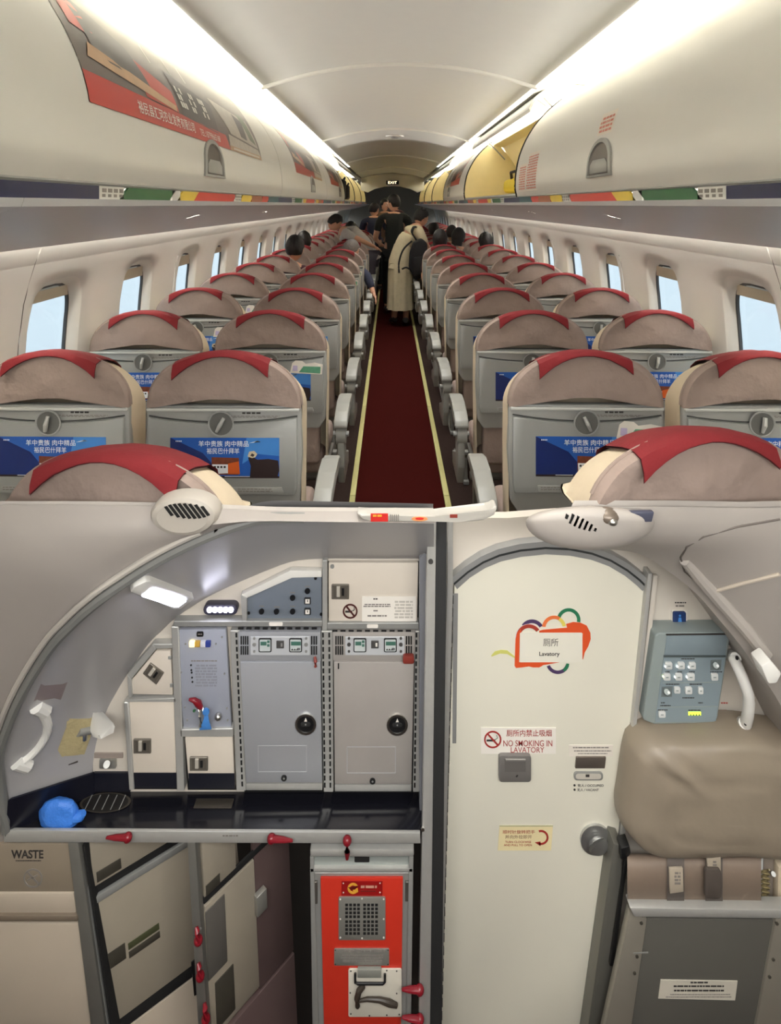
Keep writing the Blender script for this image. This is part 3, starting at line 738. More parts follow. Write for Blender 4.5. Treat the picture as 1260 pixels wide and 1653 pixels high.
def hand_nodes(rad, edges, side, wrist, direc, palmn):
    """palm and five separate, slightly curled fingers of different lengths"""
    d = Vector(direc).normalized(); pn = Vector(palmn).normalized(); a = d.cross(pn).normalized()
    w = Vector(wrist); kn = {}
    rad[side+'palm'] = (w+d*.045, (.030, .016)); edges.append((side+'wrist', side+'palm'))
    for i, (off, ln) in enumerate(((-.032, .066), (-.011, .078), (.011, .073), (.031, .058))):
        b = w+d*.088+a*off; n = side+'f%d' % i
        rad[n+'a'] = (b, .0095); rad[n+'b'] = (b+d*ln*.5+pn*.006, .0085); rad[n+'c'] = (b+d*ln*.92+pn*.022, .007)
        edges += [(side+'palm', n+'a'), (n+'a', n+'b'), (n+'b', n+'c')]
    b = w+d*.03-a*.034; n = side+'th'
    rad[n+'a'] = (b, .011); rad[n+'b'] = (b+d*.03-a*.018+pn*.008, .0095); rad[n+'c'] = (b+d*.056-a*.022+pn*.014, .008)
    edges += [(side+'palm', n+'a'), (n+'a', n+'b'), (n+'b', n+'c')]
def person(label, J, look, shirt, trousers, hairmat=None, sleeve='short', longhair=0, skirt=None, group='passengers in the cabin', shoes=True):
    base = Vector((J['pelvis'][0], J['pelvis'][1], min(J[k][2] for k in J)))
    t = thing('person', label, 'person', base, group)
    J = {k: Vector(v) for k, v in J.items()}
    R = dict(pelvis=.125, spine=.115, chest=.13, neckb=.075, neck=.052, lsh=.06, rsh=.06, lel=.041, rel=.041, lwrist=.028, rwrist=.028, lhip=.088, rhip=.088, lkn=.058, rkn=.058, lank=.04, rank=.04, ltoe=.034, rtoe=.034)
    E_ = [('pelvis', 'spine'), ('spine', 'chest'), ('chest', 'neckb'), ('neckb', 'neck'), ('neckb', 'lsh'), ('neckb', 'rsh'), ('lsh', 'lel'), ('lel', 'lwrist'), ('rsh', 'rel'), ('rel', 'rwrist'),
          ('pelvis', 'lhip'), ('pelvis', 'rhip'), ('lhip', 'lkn'), ('rhip', 'rkn'), ('lkn', 'lank'), ('rkn', 'rank'), ('lank', 'ltoe'), ('rank', 'rtoe')]
    rad = {k: (J[k], R[k]*(.9 if k in ('pelvis', 'spine', 'chest') else 1)) for k in R if k in J}
    ed = [e for e in E_ if e[0] in rad and e[1] in rad]
    for s in 'lr':
        if s+'wrist' in rad: dv = J[s+'wrist']-J[s+'el']; hand_nodes(rad, ed, s, J[s+'wrist'], dv, (0, .3, -1) if abs(dv.normalized().z) < .8 else (1 if s == 'l' else -1, 0, 0))
    g = B(); g.addmesh(skinned(ed, rad, skinm), lambda c: c, skinm); head_into(g, J['head'], look); g.ob('body', t, smooth=70)
    cl = {k: (J[k], R[k]*f) for k, f in dict(pelvis=1.12, spine=1.2, chest=1.2, neckb=1.12, lsh=1.25, rsh=1.25).items()}
    cl['hem'] = (J['pelvis']+(J['pelvis']-J['spine']).normalized()*.07, .135)
    ce_ = [('hem', 'pelvis'), ('pelvis', 'spine'), ('spine', 'chest'), ('chest', 'neckb'), ('neckb', 'lsh'), ('neckb', 'rsh')]
    for s in 'lr':
        if s+'el' in J:
            e = J[s+'el'] if sleeve == 'long' else J[s+'sh'].lerp(J[s+'el'], .72); cl[s+'el'] = (e, .056); ce_.append((s+'sh', s+'el'))
            if sleeve == 'long': cl[s+'wr'] = (J[s+'el'].lerp(J[s+'wrist'], .9), .040); ce_.append((s+'el', s+'wr'))
    g = B(); g.addmesh(skinned(ce_, cl, shirt), lambda c: c, shirt); g.ob('shirt', t, smooth=70)
    if trousers:
        tr = {k: (J[k], R[k]*f) for k, f in dict(pelvis=1.16, lhip=1.22, rhip=1.22, lkn=1.28, rkn=1.28).items()}
        te = [('pelvis', 'lhip'), ('pelvis', 'rhip'), ('lhip', 'lkn'), ('rhip', 'rkn')]
        for s in 'lr':
            if s+'ank' in J: tr[s+'a'] = (J[s+'kn'].lerp(J[s+'ank'], .93), .062); te.append((s+'kn', s+'a'))
        g = B(); g.addmesh(skinned(te, tr, trousers), lambda c: c, trousers); g.ob('trousers', t, smooth=70)
    if shoes and 'ltoe' in J:
        for s in 'lr':
            g = B(); a, b = J[s+'ank'], J[s+'toe']; g.tube([a+(a-b)*.35+Vector((0, 0, -.02)), a+Vector((0, 0, -.01)), a.lerp(b, .6), b, b+(b-a)*.25], [.036, .046, .046, .044, .028], shoe, 10, flat=.9)
            for v in g.bm.verts: v.co.z = max(v.co.z, base.z)
            g.ob('shoe', t)
    hair(J['head']+Vector((0, 0, .012)), look, .098, hairmat or hairm, longhair, len(label)).ob('hair', t, smooth=70)
    return t
def seated(x, y, top, label, shirt, look=(0, 1, 0), lean=(0, 0), hairmat=None, longhair=0, arm=None, sleeve='short'):
    """sits on the cushion of the seat whose back plane is y; top = head top height above the deck"""
    d = DECK; lx, ly = lean; hz = d+top-.135
    J = dict(pelvis=(x, y+.25, d+.57), spine=(x+lx*.3, y+.25+ly*.3, d+.76), chest=(x+lx*.65, y+.26+ly*.65, hz-.33), neckb=(x+lx*.85, y+.25+ly*.85, hz-.19), neck=(x+lx*.95, y+.26+ly, hz-.11), head=(x+lx, y+.28+ly, hz),
             lhip=(x-.10, y+.30, d+.56), rhip=(x+.10, y+.30, d+.56), lkn=(x-.11, y+.66, d+.54), rkn=(x+.11, y+.66, d+.54), lank=(x-.11, y+.64, d+.10), rank=(x+.11, y+.64, d+.10), ltoe=(x-.11, y+.75, d+.04), rtoe=(x+.11, y+.75, d+.04))
    for s, k in (('l', -1), ('r', 1)):
        sh = Vector((x+lx*.8+k*.17, y+.25+ly*.8, hz-.25)); J[s+'sh'] = sh; J[s+'el'] = sh+Vector((k*.03, .10, -.24)); J[s+'wrist'] = sh+Vector((-k*.03, .30, -.27))
    if arm:
        s, el, wr = arm; J[s+'el'] = el; J[s+'wrist'] = wr
    return person(label, J, look, shirt, M('dark trousers', (40, 38, 44), .8, var=.1), hairmat, sleeve, longhair)
def fab(n, rgb): return M(n, rgb, .85, var=.12, scale=20, bump=.4, bscale=24)
blackT = fab('black cotton', (27, 30, 27)); whiteS = fab('pale grey shirt', (186, 180, 176)); navyS = fab('navy shirt', (38, 42, 62)); brownS = fab('brown shirt', (110, 84, 66)); plumS = fab('plum shirt', (72, 40, 48)); greyS = fab('grey shirt', (120, 116, 112)); creamS = fab('cream dress cloth', (216, 203, 170))
D = DECK
# the man standing in the aisle
person('man in black t-shirt and black trousers standing in the aisle seen from behind', dict(
    pelvis=(.05, 9.1, D+.92), spine=(.05, 9.1, D+1.12), chest=(.06, 9.1, D+1.30), neckb=(.055, 9.09, D+1.43), neck=(.05, 9.1, D+1.50), head=(.045, 9.12, D+1.615),
    lsh=(-.15, 9.1, D+1.39), rsh=(.25, 9.1, D+1.39), lel=(-.225, 9.1, D+1.10), lwrist=(-.17, 9.32, D+1.02), rel=(.32, 9.12, D+1.11), rwrist=(.25, 9.34, D+1.05),
    lhip=(-.05, 9.1, D+.86), rhip=(.15, 9.1, D+.86), lkn=(-.05, 9.13, D+.48), rkn=(.15, 9.13, D+.48), lank=(-.05, 9.1, D+.09), rank=(.15, 9.1, D+.09), ltoe=(-.06, 9.22, D+.04), rtoe=(.16, 9.22, D+.04)),
    (-.75, .65, -.05), blackT, fab('black trousers', (22, 22, 24)))
# the woman in the cream dress, bending to the right
wo = person('woman in a long cream dress bending over the right seats in the aisle', dict(
    pelvis=(.14, 8.2, D+.88), spine=(.18, 8.2, D+1.06), chest=(.27, 8.2, D+1.20), neckb=(.345, 8.22, D+1.285), neck=(.38, 8.23, D+1.33), head=(.41, 8.25, D+1.415),
    lsh=(.29, 8.36, D+1.27), rsh=(.37, 8.04, D+1.24), lel=(.44, 8.42, D+1.02), lwrist=(.56, 8.44, D+.88), rel=(.50, 8.06, D+1.0), rwrist=(.54, 8.22, D+.84),
    lhip=(.09, 8.2, D+.82), rhip=(.23, 8.2, D+.82), lkn=(.07, 8.22, D+.46), rkn=(.22, 8.22, D+.46), lank=(.05, 8.2, D+.09), rank=(.20, 8.14, D+.09), ltoe=(.02, 8.28, D+.04), rtoe=(.21, 8.26, D+.04)),
    (.72, .55, -.42), creamS, None, longhair=0)
g = B(); rows = []
for k, (z, cx, w, dd) in enumerate(((1.08, .185, .135, .12), (.97, .162, .15, .135), (.86, .145, .165, .16), (.66, .135, .165, .17), (.45, .13, .165, .175), (.30, .13, .17, .18), (.22, .13, .175, .185))):
    r = []
    for j in range(40):
        a = 2*math.pi*j/40; f = 1+.07*math.sin(a*9+.5)*min(1, k/3); r.append((cx+w*f*math.cos(a), 8.2+dd*f*math.sin(a), D+z))
    rows.append(r)
g.surf(rows, creamS, True); g.ob('skirt', wo, smooth=60)
g = B(); g.ball((.435, 8.23, D+1.53), (.05, .05, .04), hairm, 12, 8); g.ob('hair_bun', wo)
# black backpack hanging from her shoulder
bp = thing('backpack', 'black backpack hanging from the shoulder of the woman in the cream dress', 'backpack', (.36, 7.98, D+.70))
g = B(); g.prism([(x-.125, 7.93, D+z) for x, z in ((.36, .78), (.44, .62), (.53, .66), (.60, .86), (.60, 1.10), (.52, 1.17), (.42, 1.12), (.37, .98))], (0, .13, 0), blk, .03, 3); g.ob('pack_body', bp)
g = B(); g.prism([(x-.125, 7.905, D+z) for x, z in ((.43, .68), (.51, .70), (.56, .84), (.55, .94), (.42, .92))], (0, .03, 0), blk, .012); g.ob('front_pocket', bp)
g = B(); g.tube(spline([(0.335, 7.99, D+1.14), (0.275, 7.98, D+1.24), (0.305, 8.02, D+1.31), (0.345, 8.12, D+1.29)], 4), .022, blk, 8, flat=.5); g.tube(spline([(0.275, 7.97, D+1.13), (0.165, 7.96, D+1.02), (0.110, 7.96, D+.86), (0.110, 7.96, D+.72)], 5), .013, blk, 6); g.tube(spline([(0.275, 7.95, D+.75), (0.205, 7.95, D+.79), (0.145, 7.95, D+.77)], 4), .012, blk, 6); g.ob('strap', bp)
# bending passenger in a pale shirt, left
x0 = -.36; y0 = 8.92
person('passenger in a pale grey shirt bending over the left seats, wearing a face mask', dict(
    pelvis=(-.33, y0, D+.90), spine=(-.42, y0, D+1.06), chest=(-.57, y0, D+1.17), neckb=(-.68, y0, D+1.22), neck=(-.73, y0, D+1.25), head=(-.80, y0+.02, D+1.33),
    lsh=(-.66, y0+.17, D+1.19), rsh=(-.60, y0-.17, D+1.17), lel=(-.74, y0+.25, D+.98), lwrist=(-.82, y0+.3, D+.86), rel=(-.42, y0-.24, D+1.10), rwrist=(-.26, y0-.18, D+1.02),
    lhip=(-.30, y0+.1, D+.84), rhip=(-.30, y0-.1, D+.84), lkn=(-.29, y0+.1, D+.46), rkn=(-.29, y0-.1, D+.46), lank=(-.27, y0+.1, D+.09), rank=(-.27, y0-.1, D+.09), ltoe=(-.36, y0+.1, D+.04), rtoe=(-.36, y0-.1, D+.04)),
    (.65, .2, -.6), whiteS, fab('grey trousers', (84, 80, 90)))
def row(r): return ROW0+PITCH*r
LW, LA, RA, RW = SEATX['left', 'window'], SEATX['left', 'aisle'], SEATX['right', 'aisle'], SEATX['right', 'window']
seated(LW+.02, row(5), 1.30, 'man with short black hair in the left window seat, sixth row', plumS, (.25, 1, 0), (.14, -.02))
seated(LW+.0, row(7), 1.275, 'passenger with dark hair in the left window seat, eighth row', greyS, (-.3, 1, 0), (.03, 0))
seated(LA, row(6), 1.21, 'man with greying hair in the left aisle seat reaching down into the aisle', navyS, (.6, .7, -.3), (.10, .02), hairg, arm=('r', (LA+.28, row(6)+.22, D+.82), (LA+.345, row(6)+.14, D+.66)), sleeve='long')
seated(RA, row(7), 1.30, 'passenger with long black hair in the right aisle seat, eighth row', plumS, (.1, 1, 0), (-.03, -.06), longhair=1.5)
seated(RW-.12, row(8), 1.285, 'passenger with loose black hair leaning sideways in the right window seat, ninth row', brownS, (.5, .8, -.2), (-.15, 0), longhair=.9)
seated(RW, row(7), 1.26, 'passenger with short black hair in the right window seat, eighth row', greyS, (-.2, 1, 0), (-.02, 0))
seated(RA+.06, row(10), 1.31, 'passenger with dark hair in the right aisle seat, eleventh row', plumS, (0, 1, 0))
seated(RW-.16, row(10), 1.27, 'passenger with dark hair in the right window seat, eleventh row', navyS, (.2, 1, 0), (-.05, 0))
seated(LA-.1, row(10), 1.33, 'passenger with black hair in the left aisle seat, eleventh row', brownS, (-.2, 1, 0))
def stander(x, y, label, sh, tr, look, h=1.0):
    q = lambda a, b, c: (x+a, y+b, D+c*h)
    person(label, dict(pelvis=q(0, 0, .92), spine=q(0, 0, 1.12), chest=q(0, 0, 1.30), neckb=q(0, 0, 1.43), neck=q(0, .01, 1.50), head=q(0, .02, 1.61), lsh=q(-.19, 0, 1.38), rsh=q(.19, 0, 1.38), lel=q(-.25, .05, 1.12), rel=q(.25, .05, 1.12),
        lwrist=q(-.2, .2, .98), rwrist=q(.2, .2, .98), lhip=q(-.1, 0, .86), rhip=q(.1, 0, .86), lkn=q(-.1, .02, .48), rkn=q(.1, .02, .48), lank=q(-.1, 0, .09), rank=q(.1, 0, .09), ltoe=q(-.1, .12, .04), rtoe=q(.1, .12, .04)), look, sh, tr)
stander(-.30, 11.4, 'passenger in dark clothes standing beside the left seats behind the pale shirt', navyS, fab('black trousers', (22, 22, 24)), (.5, .6, -.2), .93)
stander(-.12, 12.9, 'passenger in a brown top standing farther down the aisle at left', brownS, fab('grey trousers', (84, 80, 90)), (.6, -.6, 0), .98)
stander(.10, 14.4, 'passenger in plum standing far down the aisle', plumS, fab('black trousers', (22, 22, 24)), (-.2, -1, 0), 1.0)
# ================================================================ the galley and lavatory in front
GW = 1.5                      # distance of the galley wall
galw = M('galley wall', (206, 198, 186), .45, var=.02); lavw = M('lavatory wall', (212, 204, 192), .45, var=.02)
surm = M('entry lining', (172, 165, 158), .5, var=.02); linm = M('galley ceiling lining', (168, 166, 166), .32, var=.02)
doorw = M('lavatory door', (226, 222, 206), .4, var=.012); ovenm = M('oven front', (176, 178, 182), .36, .35, var=.05, scale=9)
bluegrey = M('blue grey panel', (168, 172, 184), .4, .2, var=.03); cabw = M('cabinet door', (212, 202, 188), .42, var=.03)
counterm = M('black worktop', (22, 22, 28), .16, var=.1); navyk = M('black kick panel', (20, 21, 32), .35, var=.08)
redl = M('red latch', (124, 20, 32), .3, var=.08); silverp = M('silver placard', (158, 156, 148), .35, .5, var=.08)
latchm = M('latch plate', (120, 114, 104), .38, .5, var=.1)

# wall behind everything, with the counter bays left open below
g = B(); g.pp([(-60, 1280), (150, 1280), (150, 1180), (170, 1150), (187, 1118), (207, 1085), (240, 1038), (283, 997), (333, 964), (397, 934), (469, 906), (523, 901), (690, 901), (690, 1280)], GW, .03, galw); g.ob('wall_galley', kind='structure')
g = B(); g.pp([(688, 836), (820, 836), (900, 830), (1420, 830), (1420, 1720), (688, 1720)], GW, .03, lavw); g.ob('wall_lavatory', kind='structure')
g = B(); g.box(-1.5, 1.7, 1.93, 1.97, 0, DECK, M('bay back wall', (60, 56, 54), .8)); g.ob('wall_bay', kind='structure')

# ceiling lining between the near arch and the galley wall
NA = [(-8, 1400, 1.42), (12, 1336, 1.404), (5, 1268, 1.385), (2, 1215, 1.35), (31, 1131, 1.3), (80, 1048, 1.25), (123, 1000, 1.22), (167, 962, 1.2), (207, 934, 1.2), (253, 905, 1.2), (300, 880, 1.2), (350, 858, 1.2), (400, 840, 1.2), (440, 833, 1.2), (520, 834, 1.2), (700, 838, 1.2)]
FA = [(150, 1400, 1.5), (150, 1277, 1.5), (149, 1245, 1.5), (155, 1200, 1.5), (170, 1152, 1.5), (187, 1119, 1.5), (207, 1086, 1.5), (240, 1039, 1.5), (283, 998, 1.5), (333, 965, 1.5), (397, 935, 1.5), (469, 907, 1.5), (523, 902, 1.5), (560, 902, 1.5), (600, 902, 1.5), (700, 902, 1.5)]
na = spline([P(*q) for q in NA], 4); fa = spline([P(*q) for q in FA], 4)
g = B(); rows = [[a.lerp(b, k/6) for a, b in zip(na, fa)] for k in range(7)]
g.surf(rows, linm); bvh = BVHTree.FromBMesh(g.bm)
g.surf([[p+Vector((0, .02, .02)) for p in r] for r in rows], linm); g.ob('ceiling_galley', smooth=60, kind='structure')
def onl(px, py, off=.006):
    o = Vector((0, 0, CAMZ)); h, n, i, d_ = bvh.ray_cast(o, (P(px, py, 1)-o).normalized())
    if h is None: h = P(px, py, 1.4); n = Vector((.6, -.7, 0))
    if n.dot(h-o) > 0: n = -n
    return h+n*off
def onl_poly(g, pts, off, mat, thick=.004):
    f = [onl(x, y, off) for x, y in pts]; bk = [onl(x, y, off-thick) for x, y in pts]; n = len(pts)
    a = [g.bm.verts.new(p) for p in f]; b = [g.bm.verts.new(p) for p in bk]; i = g.mi(mat); F_ = [g.bm.faces.new(a), g.bm.faces.new(b[::-1])]
    for k in range(n): F_.append(g.bm.faces.new((a[k], b[k], b[(k+1) % n], a[(k+1) % n])))
    for q in F_: q.material_index = i
# entry lining round the arch (left)
OA = [(-330, 1420, 1.3), (-330, 1335, 1.28), (-330, 1250, 1.25), (-330, 1150, 1.22), (-320, 1000, 1.2), (-290, 880, 1.2), (-220, 816, 1.2), (-60, 815, 1.2), (40, 815, 1.2), (120, 815, 1.2), (200, 816, 1.2), (290, 818, 1.2), (370, 821, 1.2), (440, 824, 1.2), (520, 825, 1.2), (700, 826, 1.2)]
oa = spline([P(*q) for q in OA], 4)
g = B(); rows = [[a.lerp(b, k/4)+Vector((0, -.03*math.sin(math.pi*k/4), 0)) for a, b in zip(na, oa)] for k in range(5)]
surl = M('entry lining darkened', (154, 147, 141), .5, var=.02); g.surf(rows, surl); bvh2 = BVHTree.FromBMesh(g.bm); g.surf([[p+Vector((0, .015, 0)) for p in r] for r in rows], surm); g.ob('wall_entry_left', smooth=60, kind='structure')  # same lining in a darker copy, toning down the strong light on this side
g = B(); g.tube([p+Vector((0, -.006, 0)) for p in na[4:56]], .0105, M('arch seal grey', (118, 118, 115), .5), 8); g.ob('trim_1', kind='structure')
g = B(); g.tube([p+Vector((-.012, -.012, .012)) for p in na[8:44]], .0065, M('arch lip', (176, 170, 162), .45), 8); g.ob('trim_2', kind='structure')
# black splash on the left side wall
g = B(); g.prism([P(13, 1292, 1.380), P(148, 1249, 1.488), P(150, 1283, 1.490), P(8, 1352, 1.396)], (.003, .006, 0), navyk); g.ob('splash_panel', label='black splash panel on the sloping left galley wall above the worktop', cat='panel')

# ---------------- things on the left lining
t = thing('ceiling_lamp', 'rectangular lit lamp set in the grey lining above the galley', 'lamp', onl(262, 962))
pa_, pb_, pc_ = onl(215, 956), onl(242, 940), onl(300, 974); pn_ = (pb_-pa_).cross(pc_-pa_).normalized(); pn_ = pn_ if pn_.y < 0 else -pn_
def lampq(pts, off, th, mat, bev):
    g = B(); q = []
    for x, y in pts:
        r = P(x, y, 1)-Vector((0, 0, CAMZ)); k = (pa_+pn_*off-Vector((0, 0, CAMZ))).dot(pn_)/r.dot(pn_); q.append(Vector((0, 0, CAMZ))+r*k)
    g.prism(q, -pn_*th, mat, bev); return g
lampq([(211, 957), (216, 949), (236, 939), (244, 939), (312, 964), (313, 968), (291, 984), (282, 983)], .012, .03, white, .003).ob('lamp_frame', t)
lampq([(229, 963), (243, 952), (249, 951), (299, 967), (300, 971), (288, 980), (282, 980)], .0145, .004, M('lit lamp lens', (226, 228, 255), .4, var=0, emit=LENS), 0).ob('lamp_lens', t)
g = B(); onl_poly(g, [(66, 1104), (109, 1101), (98, 1130), (54, 1133)], .003, M('mauve plate', (140, 126, 124), .4, var=.15), .002); g.ob('wall_plate', label='plain mauve label plate on the lining above the left grab handle', cat='plate')
t = thing('grab_handle', 'white curved grab handle on the left galley lining', 'handle', onl(55, 1225))
g = B(); hp = spline([onl(62, 1140, .018), onl(74, 1160, .035), onl(76, 1180, .04), onl(66, 1200, .04), onl(50, 1218, .035), onl(34, 1230, .018)], 4); g.tube(hp, .010, white, 10); g.ob('grip', t)
for a, b in (((58, 1140), (74, 1148)), ((26, 1230), (46, 1236))):
    g = B(); g.tube([onl(*a, .012), onl(*b, .014)], .014, white, 10); g.ball(onl(b[0]-4, b[1]-1, .024), .003, black, 8, 6); g.ob('handle_mount', t)
t = thing('paper_holder', 'folded tan paper clamped under a white bracket on the left galley wall', 'holder', onl(120, 1224))
g = B(); onl_poly(g, [(112, 1160), (150, 1157), (146, 1190), (136, 1218), (104, 1221), (100, 1222), (93, 1211)], .008, M('tan folded paper', (186, 172, 130), .7, var=.14, bump=.4, bscale=40), .006); onl_poly(g, [(108, 1164), (146, 1162), (132, 1214), (102, 1214)], .014, M('tan folded paper', (0, 0, 0)), .004); g.ob('folded_paper', t)
g = B(); onl_poly(g, [(150, 1150), (166, 1149), (182, 1166), (180, 1176), (160, 1186), (150, 1190), (144, 1180)], .016, white, .014); g.ob('bracket', t)
g = B(); g.cyl(onl(126, 1181, .026), onl(153, 1176, .03), .010, alud, 14); g.cyl(onl(137, 1184, .028), onl(137, 1193, .03), .006, chrome, 12); g.ob('latch_barrel', t, label='metal latch barrel')
g = B(); onl_poly(g, [(99, 1236), (129, 1226), (129, 1230), (99, 1239)], .003, M('dark label', (70, 64, 58), .5), .002); g.ob('wall_label', label='narrow dark label below the tan paper on the galley lining', cat='label')
# vents in the ceiling above
t = thing('air_vent', 'round ivory air vent with slanted black slots above the galley arch', 'vent', P(302, 848, 1.17))
g = B(); c = P(302, 824, 1.19)
g.surf([[c+Vector((r*math.cos(a)*1.05, -yy, r*math.sin(a)*.62)) for a in [2*math.pi*k/28 for k in range(28)]] for r, yy in ((.062, -.01), (.062, .014), (.056, .024), (.046, .028))], M('vent ivory', (172, 165, 155), .5, var=.02), True); vv = [c+Vector((.046*math.cos(a)*1.05, -.028, .046*math.sin(a)*.62)) for a in [2*math.pi*k/28 for k in range(28)]]
f = g.bm.faces.new([g.bm.verts.new(p) for p in vv]); f.material_index = 0; g.ob('vent_housing', t)
for k in range(8):
    x = 270+k*8.4; h = 12*math.sqrt(max(.15, 1-((k-3.5)/4.4)**2))
    g = B(); g.pp([(x-h*.75, 826-h), (x-h*.75+4, 826-h-1), (x+h*.75+4, 826+h-1), (x+h*.75, 826+h)], 1.1595, .003, dark); g.ob('vent_slot', t)

# ---------------- LED strip on the wall
t = thing('led_light', 'oval strip light with five bright LEDs beside the blue grey panel', 'light', P(355, 992, 1.49))
g = B(); g.rr(328, 976, 383, 993, 8, 1.482, .02, M('dark light housing', (52, 50, 62), .4), .002); g.ob('light_housing', t)
for k in range(5):
    g = B(); c = P(338+8.6*k, 984.5, 1.48); g.ball(c, (.0065, .004, .0065), M('led lens', (236, 236, 255), .3, var=0, emit=9), 10, 8); g.ob('led_lens', t)

# ---------------- frames of the galley
t = thing('oven_rack', 'aluminium uprights and rails framing the galley ovens and lockers', 'rack', P(480, 1280, 1.49))
def bar(pts, d=1.478, mat=alu): g = B(); g.pp(pts, d, GW-d, mat, .0015, 1); return g.ob('frame_bar', t)
bar([(276, 1012), (288, 1012), (297, 1277), (285, 1277)]); bar([(371, 1018), (386, 1018), (397, 1277), (381, 1277)]); bar([(520, 905), (528, 905), (528, 1018), (520, 1018)])
bar([(518, 1019), (537, 1019), (538, 1279), (522, 1279)]); bar([(670, 1019), (677, 1019), (677, 1279), (666, 1279)]); bar([(280, 1003), (520, 1003), (520, 1012), (280, 1012)], 1.476, alud); bar([(528, 1006), (676, 1006), (676, 1016), (528, 1016)], 1.476, alud)
bar([(204, 1130), (284, 1127), (284, 1134), (204, 1134)]); bar([(199, 1134), (207, 1134), (216, 1276), (208, 1276)]); bar([(205, 1088), (211, 1096), (213, 1126), (207, 1128)]); bar([(205, 1088), (246, 1040), (252, 1048), (212, 1096)]); bar([(246, 1040), (280, 1040), (280, 1047), (252, 1048)])
bar([(290, 1178), (376, 1176), (376, 1190), (291, 1190)])
# perforated hinge strips with dark slots
def slots(x0, y0, x1, y1, n, vert=True):
    g = B()
    for k in range(n):
        a, b = k/n, (k+.62)/n
        xa, ya, xb, yb = x0+(x1-x0)*a, y0+(y1-y0)*a, x0+(x1-x0)*b, y0+(y1-y0)*b
        w = 1.3
        g.pp([(xa-w, ya), (xa+w, ya), (xb+w, yb), (xb-w, yb)] if vert else [(xa, ya-w), (xb, yb-w), (xb, yb+w), (xa, ya+w)], 1.4765, .003, dark)
    o = g.ob('hinge_slot', t); o['kind'] = 'stuff'
slots(381, 1022, 391, 1274, 22); slots(521, 1022, 524, 1276, 22); slots(531, 1022, 533, 1276, 22); slots(672, 1022, 669, 1276, 22)
slots(384, 1015, 516, 1015, 10, False); slots(536, 1019.5, 668, 1019.5, 10, False); slots(288, 1010, 370, 1010, 6, False)

def latch_on(t, x0, y0, x1, y1, d, quad=None):
    q = quad or [(x0, y0), (x1, y0), (x1, y1), (x0, y1)]; c = (sum(p[0] for p in q)/4, sum(p[1] for p in q)/4)
    g = B(); g.pp(q, d-.004, .006, latchm, .001, 1)
    s = lambda u, v: (q[0][0]+(q[1][0]-q[0][0])*u+(q[3][0]-q[0][0])*v, q[0][1]+(q[1][1]-q[0][1])*u+(q[3][1]-q[0][1])*v)
    h = g.ob('latch', t, label='recessed metal latch')
    g = B(); g.pp([s(.12, .12), s(.88, .12), s(.88, .88), s(.12, .88)], d-.0046, .002, M('latch hollow', (86, 80, 72), .5)); g.pp([s(.28, .16), s(.48, .16), s(.48, .84), s(.28, .84)], d-.008, .006, M('latch slider', (178, 172, 160), .4), .0008, 1); g.pp([s(.58, .25), s(.72, .25), s(.72, .75), s(.58, .75)], d-.006, .003, black); g.ob('latch_slider', h)
def locker(label, pts, latch, kick=None, mat=cabw, hinge=()):
    t = thing('galley_locker', label, 'locker', P(sum(p[0] for p in pts)/len(pts), max(p[1] for p in pts), 1.49))
    g = B(); cx = sum(p[0] for p in pts)/len(pts); cy = sum(p[1] for p in pts)/len(pts)
    g.pp([(x+2*(1 if x > cx else -1), y+2*(1 if y > cy else -1)) for x, y in pts], 1.4965, .0035, dark); g.ob('door_gap', t)
    g = B(); g.pp(pts, 1.484, .012, mat, .002); g.ob('locker_door', t)
    if latch: latch_on(t, *latch[:4], 1.484, latch[4] if len(latch) > 4 else None)
    if kick: g = B(); g.pp(kick, 1.4825, .002, navyk); g.ob('kick_panel', t, label='black lower panel')
    for x0, y0, x1, y1 in hinge: g = B(); g.pr(x0, y0, x1, y1, 1.482, .004, alud, .0008, 1); g.ob('hinge', t)
    return t
locker('small five-sided white locker with a tilted latch at the sloping left end', [(212, 1121), (213, 1097), (251, 1051), (275, 1051), (279, 1122)], (0, 0, 0, 0, [(242, 1071), (264, 1087), (252, 1106), (230, 1088)]), hinge=((271, 1060, 277, 1065), (274, 1104, 279, 1110)))
locker('tall narrow white locker with black foot left of the tap panel', [(203, 1133), (281, 1133), (292, 1272), (217, 1272)], (215, 1194, 243, 1217), [(214, 1248), (290, 1248), (292, 1272), (217, 1272)], hinge=((281, 1152, 285, 1158), (287, 1204, 291, 1212)))
locker('low white locker with black foot under the tap panel', [(298, 1190), (375, 1190), (379, 1273), (305, 1273)], (306, 1223, 335, 1245), [(304, 1249), (378, 1249), (379, 1273), (305, 1273)])
t = locker('upper beige locker with no smoking sign above the right oven', [(530, 909), (675, 909), (673, 1003), (530, 1003)], (535, 944, 563, 968))
g = B(); g.ring(565, 987, 9.5, 12, 1.4825, .001, M('dark red sign', (70, 26, 24), .5)); g.pp([(557, 979), (559, 977), (573.5, 995), (571.5, 997)], 1.4823, .0008, M('dark red sign', (0, 0, 0))); g.pr(557, 986, 568, 989, 1.4826, .0008, ink)
g.tube([P(569, 986, 1.4824), P(572, 984, 1.4824), P(571, 981, 1.4824)], .0012, ink, 4); g.ob('no_smoking_sign', t)
g = B(); g.pr(584, 963, 671, 1003, 1.482, .0015, paper); g.dash(602, 966, 610, 969, 1.4815, ink, 1, 3); g.dash(586, 975, 630, 981, 1.4815, inkgrey, 2, 4); g.dash(602, 985, 610, 988, 1.4815, inkgrey, 1, 5); g.dash(592, 993, 624, 997, 1.4815, inkgrey, 1, 6); g.dash(636, 970, 666, 1000, 1.4815, M('very pale print', (190, 184, 174), .6), 6, 8); g.ob('placard', t, label='pale worn printed placard')
for x, y in ((533, 912),):
    g = B(); g.disc(x+3, y+3, 3.2, 1.481, .004, alud, 12); g.ob('screw', t)
